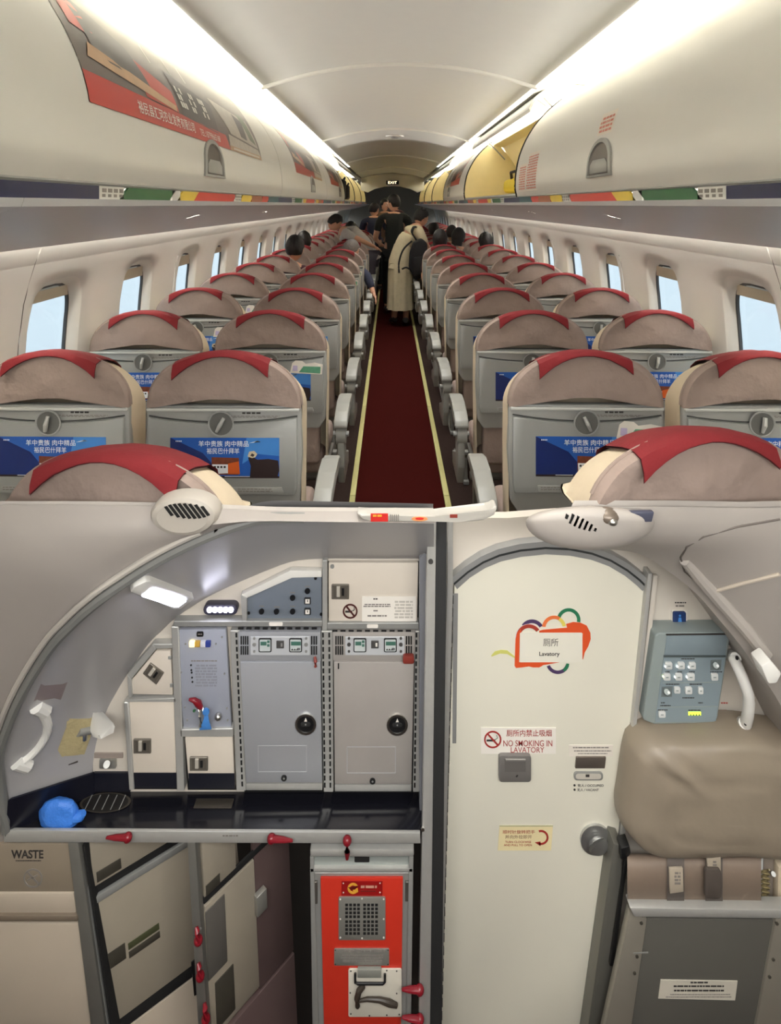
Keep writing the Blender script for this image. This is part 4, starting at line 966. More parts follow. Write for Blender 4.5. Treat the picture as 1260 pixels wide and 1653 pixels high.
# blue-grey switch panel
t = thing('switch_panel', 'dark blue grey five-sided switch panel with black knobs', 'panel', P(460, 1003, 1.49))
g = B(); g.pp([(398, 1001), (398, 964), (471, 930), (519, 930), (519, 1001)], 1.487, .012, M('dark blue grey panel', (112, 120, 130), .45, .1, var=.03), .001); g.ob('panel_face', t)
g = B(); g.pp([(391, 1003), (388, 961), (398, 966), (398, 1003)], 1.478, .02, alu, .001); g.pp([(388, 961), (398, 966), (471, 932), (519, 932), (519, 922), (468, 921)], 1.481, .018, M('ivory panel', (0, 0, 0)), .001); g.ob('panel_frame', t)
for x, y in ((422, 987), (446, 987), (472, 987), (472, 965), (496, 954)):
    g = B(); g.cyl(P(x, y, 1.487), P(x, y, 1.473), .0065, M('knob black', (20, 20, 22), .8, spec=.1), 14, .005); g.ob('knob', t)
for x, y in ((496, 971), (496, 988)):
    g = B(); g.pr(x-5, y-5, x+5, y+5, 1.482, .006, black, .0008, 1); g.pr(x-3.4, y-3.4, x+3.4, y+3.4, 1.4812, .001, paper); g.pr(x-.7, y-2.4, x+.7, y+1, 1.4806, .001, ink); g.ob('square_switch', t)
g = B()
for x, y in ((400, 990), (508, 934), (517, 992)): g.disc(x+1, y, 2.4, 1.485, .003, black, 10)
for x, y in ((418, 978), (442, 979), (468, 978), (468, 956), (492, 946)): g.dash(x, y, x+9, y+2.5, 1.4866, inkgrey, 1, x)
g.ob('panel_screw', t)
# drink tap panel
t = thing('tap_panel', 'tall blue grey water panel with coloured buttons and a red tap', 'panel', P(330, 1178, 1.49))
g = B(); g.pp([(283, 1015), (366, 1014), (376, 1176), (294, 1178)], 1.4965, .0035, dark); g.ob('panel_gap', t)
g = B(); g.pp([(285, 1017), (364, 1016), (373, 1173), (296, 1175)], 1.484, .012, bluegrey, .001); g.ob('panel_face', t)
g = B(); g.rr(317, 1020, 328, 1028, 2, 1.482, .003, black); g.dash(319, 1023, 326, 1026, 1.4814, inkgrey, 1, 2); g.ob('display', t)
for x, c, e in ((305, (255, 226, 140), 1.2), (314, (196, 156, 70), None), (323, (206, 206, 214), None), (331, (52, 66, 140), None)):
    g = B(); g.rr(x, 1036, x+8.4, 1045, 1.4, 1.478, .007, M('button %d' % x, c, .35, emit=e), .0005); g.ob('button', t, label='lit yellow button' if e else None)
g = B(); g.dash(308, 1066, 350, 1069, 1.4835, inkgrey, 1, 1); g.dash(314, 1073, 350, 1110, 1.4835, M('tap print', (140, 142, 150), .6), 8, 2)
for k, y in enumerate((1074, 1082, 1086, 1094, 1101)): g.disc(308+k*.6, y, 1.6, 1.4832, .001, black, 10)
g.ob('panel_print', t)
for x, y in ((358, 1029), (299, 1040), (348, 1040), (292, 1086), (362, 1088), (298, 1142), (366, 1144), (302, 1163), (367, 1163)):
    g = B(); g.disc(x, y, 1.5, 1.482, .003, alud, 8); g.ob('screw', t)
g = B(); g.disc(313, 1148, 2.2, 1.481, .004, M('green dot', (60, 110, 70), .5), 10); g.ob('green_lamp', t)
g = B(); g.tube([P(324, 1142, 1.46), P(323.5, 1156, 1.455), P(324, 1172, 1.455)], .0048, chrome, 10); g.cyl(P(324, 1145, 1.484), P(324, 1145, 1.458), .006, chrome, 10); h = g.ob('tap', t, label='chrome tap')
g = B(); g.tube([P(305, 1129, 1.45), P(313, 1130, 1.45), P(320, 1136, 1.453), P(324, 1142, 1.457)], [.003, .006, .0085, .006], redl, 10); g.ob('tap_lever', t, label='red tap lever')
g = B(); g.disc(332, 1150, 5.5, 1.452, .004, M('blue tag', (70, 130, 200), .4), 14); g.pp([(330, 1154), (335, 1154), (337, 1166), (341, 1178), (321, 1179), (326, 1168)], 1.452, .004, M('blue tag', (0, 0, 0)), .001); g.ob('tap_tag', t, label='blue plastic tag hanging from the tap')
g = B(); g.ball(P(352, 1157, 1.476), (.0085, .009, .0085), chrome, 16, 10); g.ob('round_knob', t, label='chrome knob')

# ---------------- ovens
def oven(label, x0, x1, xb0, xb1, yb, worn):
    ovenm = M('worn oven front', (176, 170, 164), .4, .25, var=.16, scale=7) if worn else M('oven front', (172, 175, 182), .36, .3, var=.05, scale=9)
    t = thing('galley_oven', label, 'oven', P((x0+x1)/2, yb, 1.49)); k = (xb0-x0)/250.0; k2 = (xb1-x1)/250.0
    L = lambda y: x0+k*(y-1022); R = lambda y: x1+k2*(y-1022)
    Q = lambda a, b, i=0: [(L(a)+i, a), (R(a)-i, a), (R(b)-i, b), (L(b)+i, b)]
    g = B(); g.pp(Q(1019, yb+2, -2), 1.4965, .0035, dark); g.ob('oven_gap', t)
    g = B(); g.pp(Q(1021, 1067), 1.474, .024, ovenm, .0015); g.ob('control_head', t)
    g = B(); g.pp(Q(1069, yb-12, 1), 1.472, .026, ovenm, .002); g.ob('oven_door', t)
    g = B(); g.pp(Q(yb-10, yb, 1), 1.476, .022, alu, .0015); g.ob('oven_sill', t)
    w = x1-x0; c0, c1 = x0+w*.15, x1-w*.13
    g = B(); g.pr(c0, 1028, c1, 1058, 1.4725, .003, M('control plate', (202, 204, 206), .35, .2), .0008, 1); g.ob('control_plate', t)
    for a, b in ((x0+4, c0-2), (c1+2, x1-4)):
        n = 4 if a < c0 else 3
        for j in range(n):
            g = B(); x = a+(b-a)*j/n; g.pr(x, 1027, x+(b-a)/n*.62, 1057, 1.4732, .003, dark); g.ob('grille_slot', t)
        g = B(); g.pr(a, 1041, b, 1042.6, 1.4728, .002, ovenm); g.ob('grille_bar', t)
    sc = M('green display', (70, 110, 96), .3, var=.1)
    for a in (c0+w*.10, c1-w*.25):
        g = B(); g.rr(a, 1031, a+w*.155, 1053, 2, 1.470, .004, black, .0005); g.rr(a+1.6, 1032.6, a+w*.155-1.6, 1051.4, 1.4, 1.4695, .001, M('display surround', (190, 196, 194), .4)); g.pr(a+3, 1036, a+w*.155-(8 if a < x0+w/2 else 2), 1042, 1.469, .001, sc)
        if a < x0+w/2: g.pr(a+w*.155-7, 1034, a+w*.155-3, 1038, 1.469, .001, sc); g.pr(a+w*.155-7, 1040, a+w*.155-3, 1044, 1.469, .001, sc)
        else:
            g.rr(a+w*.155-8, 1046, a+w*.155-3, 1050, 1, 1.469, .001, M('grey key', (110, 112, 112), .5))
            for j in range(3): g.pp([(a+3+4*j, 1050), (a+5+4*j, 1047), (a+7+4*j, 1050)], 1.469, .001, ink)
        g.ob('oven_display', t)
    g = B(); xm = (c0+c1)/2; g.pr(xm-6, 1035, xm+6, 1047, 1.470, .004, M('dark switch', (74, 72, 70), .5), .0006, 1); g.pr(xm+1, 1039, xm+4, 1044, 1.468, .003, paper if worn else alud); g.ob('power_switch', t)
    g = B()
    for x in (c0+w*.045, c1-w*.045):
        for y, r in ((1031, 2), (1041, 3), (1052, 2)): g.disc(x, y, r, 1.4705, .003, alud if not worn else M('dark screw', (70, 68, 66), .5), 10)
    g.ob('control_screw', t)
    cx, cy = (493, 1170) if not worn else (641, 1171)
    g = B(); g.ring(cx, cy, 13.5, 17, 1.468, .005, chrome, 28); g.disc(cx, cy, 13.6, 1.4695, .003, black, 24); h = g.ob('turn_latch', t, label='round black turn latch with chrome rim')
    g = B(); g.pp([(cx, cy-11), (cx+2.4, cy-5), (cx-2.4, cy-5)], 1.4685, .001, paper); g.rr(cx-8, cy-3.2, cx+8, cy+3.2, 3, 1.4675, .003, M('latch grip', (44, 44, 44), .4), .0006); g.disc(cx, cy, 1.3, 1.467, .001, alud, 8); g.ob('latch_grip', h)
    xb = (xb0+xb1)/2
    g = B(); g.disc(458 if not worn else 601, yb-19 if not worn else yb-16, 4.6, 1.469, .004, black, 16); g.disc(458 if not worn else 601, yb-19 if not worn else yb-16, 1.6, 1.4685, .001, alud, 10); g.ob('door_lock', t)
    g = B(); q = [(xb-42, yb-72), (xb+36, yb-72), (xb+36, yb-30), (xb-42, yb-30)]
    for (a, b), (c, d) in zip(q, q[1:]+q[:1]): g.pp([(a-.5, b-.5), (c+.5, b-.5 if b == d else d+.5), (c+.5, d+.5), (a-.5, d+.5 if b == d else b+.5)] if b == d else [(a-.5, min(b, d)), (a+.5, min(b, d)), (a+.5, max(b, d)), (a-.5, max(b, d))], 1.4716, .001, M('pressed line', (196, 198, 200), .4, .4))
    g.ob('pressed_panel', t)
    if worn:
        g = B(); g.rr(650, 1060, 668, 1072, 3, 1.462, .012, M('dull red tag', (112, 44, 38), .5), .001); g.pr(545, 1071, 547, 1080, 1.471, .002, dark)
    else:
        g = B(); g.tube([P(508, 1060, 1.468), P(509, 1068, 1.462), P(509, 1076, 1.465)], [.003, .0042, .0035], M('dull red tag', (130, 50, 40), .5), 8)
    g.ob('red_catch', t)
    return t
oven('left galley oven, pale blue grey door with a clean front', 384, 517, 396, 521, 1276, False)
oven('right galley oven, worn and stained door beside the aluminium post', 537, 670, 539, 665, 1278, True)
# smudges on the right oven door
sm = M('soot smudge', (140, 140, 142), .6, var=.1)
for k, (x, y) in enumerate(((600, 1148), (630, 1133), (470, 1190))):
    pass
g = B(); g.rr(434, 1004.5, 456, 1010.5, 2, 1.4755, .002, paper); g.ob('number_tag', label='blank white tag on the rail above the left oven', cat='tag')
g = B(); g.rr(592, 1008, 610, 1014, 2, 1.4755, .002, paper); g.ob('number_tag', label='blank white tag on the rail above the right oven', cat='tag')
# small fittings left of the lockers
t = thing('wall_socket', 'small steel fitting with a round knob low on the galley wall', 'fitting', P(175, 1243, 1.49))
g = B(); g.rr(160, 1226, 187, 1241, 2, 1.494, .006, silverp, .001); g.ob('plate', t); g = B(); g.cyl(P(172, 1234, 1.494), P(172, 1234, 1.478), .0075, alud, 16); g.ob('knob', t)
g = B(); g.pr(152, 1216, 198, 1224, 1.497, .003, M('pale rail', (150, 138, 130), .5)); g.ob('wall_rail', label='narrow grey rail on the galley wall above the steel fitting', cat='rail')
g = B(); g.pp([(151, 1248), (207, 1248), (210, 1278), (152, 1278)], 1.495, .005, navyk); g.ob('splash_panel', label='black splash panel behind the worktop drain', cat='panel')

# ---------------- worktop
CZ = P(0, 1277, GW).z
g = B(); fl_, fr_ = P(8, 1342, 1.404), P(678, 1342, 1.404); bl_, br_ = P(150, 1277, GW), P(690, 1277, GW)
g.prism([Vector((p.x, p.y, CZ)) for p in (fl_, fr_, br_, bl_)], (0, 0, -.02), counterm, .002); g.ob('worktop', label='glossy black galley worktop', cat='worktop')
t = thing('worktop_edge', 'aluminium edge strip along the front of the black worktop', 'edge strip', P(340, 1362, 1.40))
g = B(); g.pp([(6, 1341), (678, 1345), (678, 1362), (6, 1360)], 1.396, .008, alu, .0015); g.ob('edge_strip', t); g = B(); g.dash(358, 1348, 384, 1352, 1.3955, inkgrey, 1, 3); g.ob('small_print', t)
t = thing('drain', 'oval recessed drain in the left of the worktop', 'drain', Vector((P(170, 1295, 1.47).x, 1.47, CZ)))
g = B(); c = Vector((P(170, 1293, 1.47).x, 1.470, CZ+.0008)); n = 28
for r0, r1, m in ((.054, .060, M('drain rim', (86, 80, 72), .3, .6)), (0.001, .054, M('drain bowl', (40, 38, 37), .35, .4))):
    g.surf([[c+Vector((r*math.cos(2*math.pi*k/n), r*.42*math.sin(2*math.pi*k/n), .0006)) for k in range(n)] for r in (r0, r1)], m, True)
for k in range(5): g.cyl(c+Vector((-.04+.02*k, -.018, .001)), c+Vector((-.04+.02*k, .018, .001)), .0012, alud, 6)
g.ob('drain_plate', t)
g = B(); y_ = 1.468; x_ = P(345, 1285, y_).x; g.box(x_-.045, x_+.045, y_-.012, y_+.012, CZ, CZ+.002, M('drain rim', (0, 0, 0)), .001); g.ob('worktop_plate', label='flat dark plate let into the worktop below the low white locker', cat='plate')
# crumpled blue glove
glove = M('blue nitrile', (58, 122, 214), .5, var=.12, bump=.4, bscale=60)
g = B(); c = Vector((P(92, 1320, 1.42).x, 1.425, CZ+.0))
def gl(q):
    d = q-c; n = noise.noise(q*24+Vector((3, 1, 7)))*.011+noise.noise(q*80)*.004; q = q+Vector((d.x*.1, 0, 0))+d.normalized()*n
    q.z = max(q.z, CZ+.001); return q
g.ball(c+Vector((0, 0, .012)), (.042, .022, .036), glove, 32, 20, gl)
g.tube([c+Vector((.024, 0, .012)), c+Vector((.042, -.002, .013)), c+Vector((.054, -.003, .018)), c+Vector((.060, -.003, .024))], [.016, .012, .011, .007], glove, 12)
for v in g.bm.verts: v.co.z = max(v.co.z, CZ+.0005)
g.ob('rubber_glove', label='crumpled bright blue plastic glove on the left of the worktop', cat='glove')

# ---------------- under the worktop
undm = M('lower cabinet beige', (176, 164, 148), .5, var=.04); lowfr = M('lower upright', (140, 138, 132), .4, .6, var=.06)
t = thing('waste_cabinet', 'beige waste cabinet with flap marked WASTE at the lower left', 'cabinet', P(50, 1700, 1.42))
g = B(); g.pp([(-80, 1362), (112, 1362), (120, 1440), (-80, 1440)], 1.402, .03, M('waste flap beige', (136, 124, 108), .5, var=.05), .002)
g.ptext('WASTE', 18, 1372, 70, 1386, 1.4012, ink, .03); g.dash(22, 1389, 66, 1391, 1.4012, ink, 1, 4)
g.ring(53, 1418, 13, 15.5, 1.4012, .0008, inkgrey); g.pp([(43, 1409), (45, 1407), (64, 1427), (62, 1429)], 1.4012, .0008, inkgrey); g.pp([(44, 1420), (60, 1412), (61, 1414), (45, 1422)], 1.4012, .0008, inkgrey); g.ob('waste_flap', t)
g = B(); g.pp([(-80, 1442), (119, 1442), (124, 1478), (-80, 1478)], 1.399, .03, undm, .004); g.ob('white_panel', t)
g = B(); g.pp([(-80, 1479), (124, 1479), (126, 1489), (-80, 1489)], 1.392, .03, M('handle rail brown', (110, 98, 84), .5), .004); g.ob('handle_rail', t)
g = B(); g.pp([(-80, 1491), (127, 1491), (152, 1700), (-80, 1700)], 1.402, .03, undm, .004); g.ob('lower_door', t)
t = thing('galley_upright', 'aluminium upright right of the waste cabinet', 'upright', P(140, 1700, 1.40))
g = B(); g.pp([(109, 1361), (126, 1361), (176, 1700), (152, 1700)], 1.396, .03, lowfr, .002); g.ob('upright', t)
for a in (0, 1):
    g = B(); g.pp([(126+a*7, 1365), (130+a*7, 1365), (181+a*7, 1700), (177+a*7, 1700)], 1.404, .05, alud if a == 0 else dark, .001); g.ob('door_track', t)
t = thing('galley_upright', 'aluminium upright between the two angled cart doors', 'upright', P(320, 1700, 1.40))
g = B(); g.pp([(302, 1361), (315, 1361), (338, 1700), (322, 1700)], 1.396, .05, lowfr, .002); g.ob('upright', t)
g = B()
for y in (1500, 1520): g.disc(323, y, 2, 1.395, .002, alud, 10)
g.ob('screw', t)
def angled(label, base, u, w, z0, slope, bits):
    """door standing open at an angle: base point at the hinge, u = horizontal direction"""
    u = Vector(u).normalized(); n = Vector((u.y, -u.x, 0)); zt = P(0, 1362, 1.405).z
    t = thing('cart_door', label, 'door', Vector((base[0], base[1], z0)))
    V = lambda a, z, off=0.: Vector((base[0]+slope*(zt-z), base[1], z))+u*a+n*off
    for nm, a0, a1, za, zb, off, th, mat in bits:
        g = B(); g.prism([V(a0, za, off), V(a1, za, off), V(a1, zb, off), V(a0, zb, off)], n*-th, mat, .0015); g.ob(nm, t)
    return t
zt = P(0, 1362, 1.405).z; Z = lambda y, d=1.41: CAMZ-(y-330)/F*d
drm = M('cart door grey', (152, 143, 128), .5, var=.06); lbl = M('dark door label', (62, 58, 50), .5, var=.1); shadedr = M('shaded door', (92, 74, 72), .5, var=.06)  # last tone is painted shade for the dim far part of the door
angled('left cart door under the worktop, swung inward, cream with dark labels', (-.692, 1.414), (.80, .60, 0), .5, .05, .09, [
    ('door_top', .004, .28, Z(1438), zt, 0, .012, drm), ('door_groove', .004, .28, Z(1452), Z(1440), -.003, .006, dark), ('door_rail', .004, .28, Z(1464), Z(1453), .003, .012, alud), ('door_panel', .004, .34, Z(1668), Z(1466), 0, .012, drm), ('door_groove', 0, .36, Z(1690), Z(1670), -.003, .006, dark), ('door_bottom', 0, .38, .1, Z(1692), -.002, .012, undm),
    ('door_label', .012, .065, Z(1434), Z(1417), .001, .002, lbl), ('door_label', .010, .058, Z(1580), Z(1554), .001, .002, lbl), ('door_label', .064, .135, Z(1570), Z(1559), .001, .002, M('green dark label', (70, 72, 48), .5)), ('door_label', .064, .135, Z(1584), Z(1573), .001, .002, lbl), ('door_label', .20, .26, Z(1720), Z(1660), .002, .004, black)])
angled('right cart door under the worktop, swung inward, cream near its hinge', (-.434, 1.414), (.66, .75, 0), .4, .05, .045, [
    ('door_top', .004, .09, Z(1455), zt, 0, .012, drm), ('door_groove', .004, .34, Z(1468), Z(1457), -.003, .006, dark), ('door_panel', .004, .14, Z(1690), Z(1470), 0, .012, drm), ('door_leaf', .142, .25, Z(1700), Z(1372), -.004, .012, shadedr), ('door_bottom', .0, .25, .1, Z(1704), -.002, .012, shadedr),
    ('door_label', .008, .045, Z(1455), Z(1438), .0015, .002, lbl), ('vent_plate', .004, .055, Z(1590), Z(1478), .002, .004, M('grey vent plate', (104, 100, 94), .5, .3)), ('vent_plate', .02, .07, Z(1680), Z(1604), .002, .004, lbl), ('door_handle', .135, .165, Z(1562), Z(1528), .012, .014, silverp)])
# red turn latches
def red_latch(label, x, y, dx, dy, d=1.39):
    t = thing('red_latch', label, 'latch', P(x, y, d), 'red turn latches of the galley')
    g = B(); g.ball(P(x, y, d-.008), (.010, .010, .010), redl, 14, 10); g.ob('latch_knob', t)
    g = B(); g.tube([P(x, y, d-.010), P(x+dx*.6, y+dy*.6, d-.012), P(x+dx, y+dy, d-.008)], [.0085, .0065, .0035], redl, 10, flat=.7); g.ob('latch_arm', t)
red_latch('red latch on the worktop edge above the left cart door', 206, 1352, -34, 0); red_latch('red latch on the worktop edge at the middle bay', 438, 1354, 34, 3); red_latch('red latch on the worktop edge hanging over the red trolley', 560, 1357, 0, 30)
red_latch('upper red latch on the upright between the cart doors', 320, 1518, -3, -22); red_latch('middle red latch on the upright between the cart doors', 323, 1576, -3, -22); red_latch('lowest red latch on the upright between the cart doors', 332, 1645, -2, -26)
red_latch('red latch on the aluminium post reaching over the trolley side', 677, 1598, -28, -1); red_latch('lower red latch on the aluminium post beside the trolley', 677, 1646, -28, -4)

# ---------------- red trolley
t = thing('galley_trolley', 'red and silver meal trolley parked under the worktop', 'trolley', P(585, 1720, 1.42))
trd = M('trolley red', (196, 50, 34), .4, var=.04)
g = B(); g.pp([(500, 1372), (668, 1372), (668, 1384), (500, 1384)], 1.400, .35, alu, .004); g.pp([(500, 1384), (506, 1384), (516, 1720), (505, 1720)], 1.404, .35, alud, .001); g.pp([(660, 1384), (667, 1384), (662, 1720), (654, 1720)], 1.404, .35, alud, .001); g.pp([(500, 1402), (666, 1402), (666, 1408), (500, 1408)], 1.404, .35, alu, .001); g.pp([(504, 1384), (664, 1384), (664, 1403), (504, 1403)], 1.412, .34, M('trolley head', (166, 172, 168), .4, .4)); g.pp([(506, 1408), (662, 1408), (655, 1720), (516, 1720)], 1.412, .34, alud); g.ob('trolley_body', t)
g = B(); g.rr(572, 1381, 596, 1392, 1.5, 1.409, .004, dark); g.pr(568, 1380, 600, 1383, 1.407, .004, alu, .0005, 1); g.ob('handle_slot', t)
g = B(); g.pp([(505, 1409), (663, 1409), (657, 1720), (514, 1720)], 1.4105, .002, alud, .0005, 1); g.pp([(517, 1418), (650, 1418), (646, 1720), (524, 1720)], 1.405, .006, trd, .001); g.ob('trolley_door', t, label='red door panel')
for x0, y0, x1, y1 in ((505, 1424, 512, 1460), (654, 1424, 660, 1456)): g = B(); g.pr(x0, y0, x1, y1, 1.406, .006, M('worn hinge', (96, 92, 86), .5, .5, var=.2), .001, 1); g.ob('hinge', t)
g = B(); g.pr(551, 1423, 617, 1446, 1.4035, .0016, M('deep red badge', (150, 24, 24), .3)); yel = M('gold emblem', (222, 164, 60), .3)
g.ring(569.5, 1434.5, 5.2, 8.8, 1.4028, .0008, yel, 20, 25, 330); g.pp([(561, 1432), (566, 1433), (571, 1431), (578, 1430), (573, 1436), (567, 1437)], 1.4024, .0008, M('emblem dark', (90, 20, 16), .4)); g.pp([(569, 1437), (577, 1434), (578, 1440), (573, 1442)], 1.4024, .0008, yel)
g.dash(580, 1430, 608, 1436, 1.4028, M('badge print', (206, 150, 130), .4), 1, 4); g.dash(581, 1438, 606, 1440.5, 1.4028, M('badge print dim', (110, 40, 34), .4), 1, 5)
for x, y in ((554, 1426), (613, 1426), (554, 1441), (613, 1441)): g.disc(x, y, 1.1, 1.403, .001, paper, 8)
g.ob('trolley_badge', t, label='dark red badge with gold emblem')
g = B(); g.rr(546, 1449, 622, 1518, 2.5, 1.4015, .0035, silverp, .0008); h = g.ob('vent_plate', t, label='silver vent plate with square holes')
for bx0, by0 in ((557, 1459), (586, 1459), (557, 1486), (586, 1486)):
    g = B()
    for i in range(4):
        for j in range(4): g.pr(bx0+i*6.4, by0+j*6.3, bx0+i*6.4+4.4, by0+j*6.3+4.2, 1.4010, .001, dark)
    g.ob('vent_hole', h)
g = B()
for x, y in ((549, 1452), (584, 1451), (619, 1452), (549, 1484), (619, 1484), (549, 1514), (584, 1515), (619, 1514)): g.disc(x, y, 1.4, 1.401, .001, paper, 8)
g.ob('rivet', h)
g = B(); g.rr(539, 1532, 628, 1559, 2, 1.4025, .0025, silverp, .0005); g.dash(552, 1534, 622, 1539, 1.402, inkgrey, 1, 6); g.dash(548, 1542, 618, 1555, 1.402, inkgrey, 3, 7)
for x, y in ((541, 1534), (626, 1534), (541, 1557), (626, 1557)): g.disc(x, y, 1, 1.402, .001, ink, 8)
g.ob('data_plate', t)
g = B(); g.rr(562, 1565, 648, 1642, 3, 1.4015, .0035, M('white latch plate', (206, 200, 186), .45, var=.05), .0008); h = g.ob('latch_plate', t)
g = B(); g.tube([P(573, 1571, 1.397), P(573, 1586, 1.392), P(577, 1588, 1.392), P(618, 1588, 1.392), P(621, 1585, 1.392), P(621, 1572, 1.397)], .0028, black, 8); g.ob('wire_handle', h)
g = B(); g.pr(577, 1566, 615, 1579, 1.394, .008, M('grey catch', (134, 134, 126), .45), .001); g.ob('catch', h)
bronze = M('dark latch arm', (58, 50, 42), .45, var=.2)
g = B(); g.tube([P(587, 1591, 1.392), P(579, 1600, 1.390), P(576, 1612, 1.390), P(577, 1624, 1.392)], [.005, .0065, .0065, .0055], bronze, 10); g.tube([P(578, 1616, 1.390), P(592, 1613, 1.388), P(612, 1614, 1.388), P(628, 1619, 1.388), P(640, 1623, 1.392)], [.003, .004, .005, .0068, .005], bronze, 10); g.ob('latch_lever', h)
g = B()
for x, y in ((566, 1568), (586, 1567), (624, 1567), (640, 1568), (565, 1603), (640, 1604), (566, 1637), (596, 1640), (624, 1639), (644, 1638)): g.disc(x, y, 1.2, 1.401, .001, ink, 8)
g.ob('rivet', h)

# ---------------- posts right of the galley
t = thing('galley_post', 'tall aluminium corner post between galley and lavatory', 'post', P(690, 1740, 1.42))
g = B(); g.pp([(677, 903), (692, 880), (683, 1362), (677, 1362)], 1.452, .045, M('post inner face', (150, 152, 158), .4, .3), .001); g.ob('inner_face', t)
g = B(); g.pp([(690, 838), (704, 838), (693, 1740), (674, 1740)], 1.395, .03, alu, .002); g.ob('post', t)
g = B(); g.pp([(704, 838), (721, 838), (712, 1740), (692, 1740)], 1.40, .03, rubber, .001); g.ob('dark_gap', t, label='dark rubber channel')
g = B(); g.disc(695, 907, 4, 1.392, .004, M('dark screw', (60, 58, 56), .4), 14); g.disc(682, 1340, 3, 1.392, .004, chrome, 12); g.ob('screw', t)

# ================================================================ lavatory door
t = thing('door_1', None, None, P(870, 1740, 1.47), kind='structure')
DL = lambda y: 731-19*(y-947)/706.0
def DR(y): return 1043-59*(y-948)/537.0 if y < 1485 else 984-31*(y-1485)/168.0
arc = [(733, 944), (755, 925), (780, 909), (806, 898), (840, 890), (880, 886), (920, 888), (955, 895), (985, 906), (1012, 922), (1032, 938), (1042, 948)]
g = B(); g.pp(arc+[(DR(1485), 1485), (DR(1740), 1740), (DL(1740), 1740)], 1.482, .018, doorw, .0015); leaf = g.ob('door_leaf', t)
# frame: dark seal and grey arch trim
sealm = M('door seal', (50, 52, 52), .5); grayt = M('grey arch trim', (158, 158, 156), .4, .3)
up = lambda k: [(x+(x-888)*.0+dx*k, y-dy*k) for (x, y), dx, dy in zip(arc, [-.5, -.35, -.3, -.22, -.1, 0, .1, .22, .3, .4, .5, .6], [.8, .85, .9, .95, 1, 1, 1, .95, .9, .85, .8, .7])]
def band(a, b, d, th, mat, nm, lab=None):
    g = B(); A_, B_ = up(a), up(b)
    for i in range(len(arc)-1): g.pp([A_[i], B_[i], B_[i+1], A_[i+1]], d, th, mat)
    g.ob(nm, t, label=lab)
band(-.5, 3, 1.479, .02, sealm, 'door_seal'); band(3, 12, 1.474, .025, grayt, 'arch_trim', 'grey metal arch trim'); band(-9, -.5, 1.481, .004, grayt, 'inner_trim')
g = B(); g.pp([(722, 842), (731, 842), (731, 946), (DL(1740), 1740), (DL(1740)-10, 1740), (722, 946)], 1.462, .035, alu, .001); g.ob('hinge_jamb', t)
g = B()
for k in range(34): y = 962+k*21; g.pr(DL(y)-1.4, y, DL(y)+1.2, y+13, 1.480, .003, M('hinge dark', (64, 62, 60), .5))
o = g.ob('hinge_knuckle', t); o['kind'] = 'stuff'
g = B(); g.pp([(731, 958), (739, 958), (736, 1200), (730, 1200)], 1.4815, .002, grayt); g.ob('hinge_leaf', t)
g = B(); g.pp([(1046, 926), (1053, 926), (DR(1485)+10, 1485), (DR(1740)+14, 1740), (DR(1740)+6, 1740), (DR(1485)+5, 1485)], 1.466, .03, alu, .001); g.ob('latch_jamb', t)
g = B(); g.pp([(1041, 950), (1046, 946), (DR(1485)+5, 1485), (DR(1740)+7, 1740), (DR(1740), 1740), (DR(1485), 1485)], 1.477, .02, M('jamb gap', (112, 110, 104), .5), .0005); g.ob('jamb_gap', t)
# door furniture
g = B()
kc = P(960, 1353, 1.482)
for r0, r1, y0, y1 in ((.0365, .036, 0, -.006), (.036, .026, -.006, -.009)): g.cyl(kc+Vector((0, y0, 0)), kc+Vector((0, y1, 0)), r0, steel, 32, r1)
g.cyl(kc+Vector((0, -.009, 0)), kc+Vector((.002, -.016, -.002)), .016, steel, 28, .024); g.cyl(kc+Vector((.002, -.016, -.002)), kc+Vector((.002, -.019, -.002)), .024, steel, 28, .016)
g.ob('door_knob', leaf, label='brushed steel round door knob')
ash = M('ashtray grey', (126, 122, 118), .42, .3, var=.04)
g = B(); g.rr(805, 1220, 857, 1263, 5, 1.472, .012, ash, .002); g.pr(814, 1225, 848, 1246, 1.4712, .001, M('ashtray lid', (116, 112, 108), .4, .3)); g.pr(816, 1226, 848, 1229, 1.4695, .003, M('ashtray lip', (150, 146, 140), .4, .4), .0005, 1); g.pp([(832, 1254), (834, 1251), (836, 1252), (834, 1255)], 1.4712, .001, ink); g.ob('ashtray', leaf, label='small grey ashtray flap')
# signs
drk = M('sign red', (158, 46, 42), .5); orange = M('ribbon orange red', (216, 84, 44), .4, var=.05)
g = B(); g.pr(776, 1175, 897, 1217, 1.4808, .001, paper)
g.ring(795, 1194, 11.5, 14, 1.4800, .0006, drk, 28); g.pp([(785, 1185), (787, 1183), (805, 1203), (803, 1205)], 1.4798, .0006, drk); g.pr(785, 1194, 799, 1197, 1.4802, .0005, ink); g.tube([P(799, 1194, 1.4802), P(803, 1191, 1.4802), P(801, 1187, 1.4802)], .0012, M('smoke green', (110, 130, 110), .5), 4)
g.ptext('厕所内禁止吸烟', 817, 1178, 890, 1189, 1.4802, drk, .008); g.ptext('NO SMOKING IN', 812, 1195, 891, 1205, 1.4802, drk, .003); g.ptext('LAVATORY', 824, 1206, 878, 1215, 1.4802, drk, .003)
g.ob('no_smoking_sticker', leaf, label='white no smoking sticker with red lettering')
g = B(); g.pp([(806, 1333), (892, 1333), (889, 1373), (803, 1373)], 1.4806, .0012, M('pale yellow label', (228, 214, 168), .5, var=.04)); g.pp([(806, 1333), (892, 1333), (892, 1334), (806, 1334)], 1.4802, .0008, M('label edge', (150, 150, 120), .5))
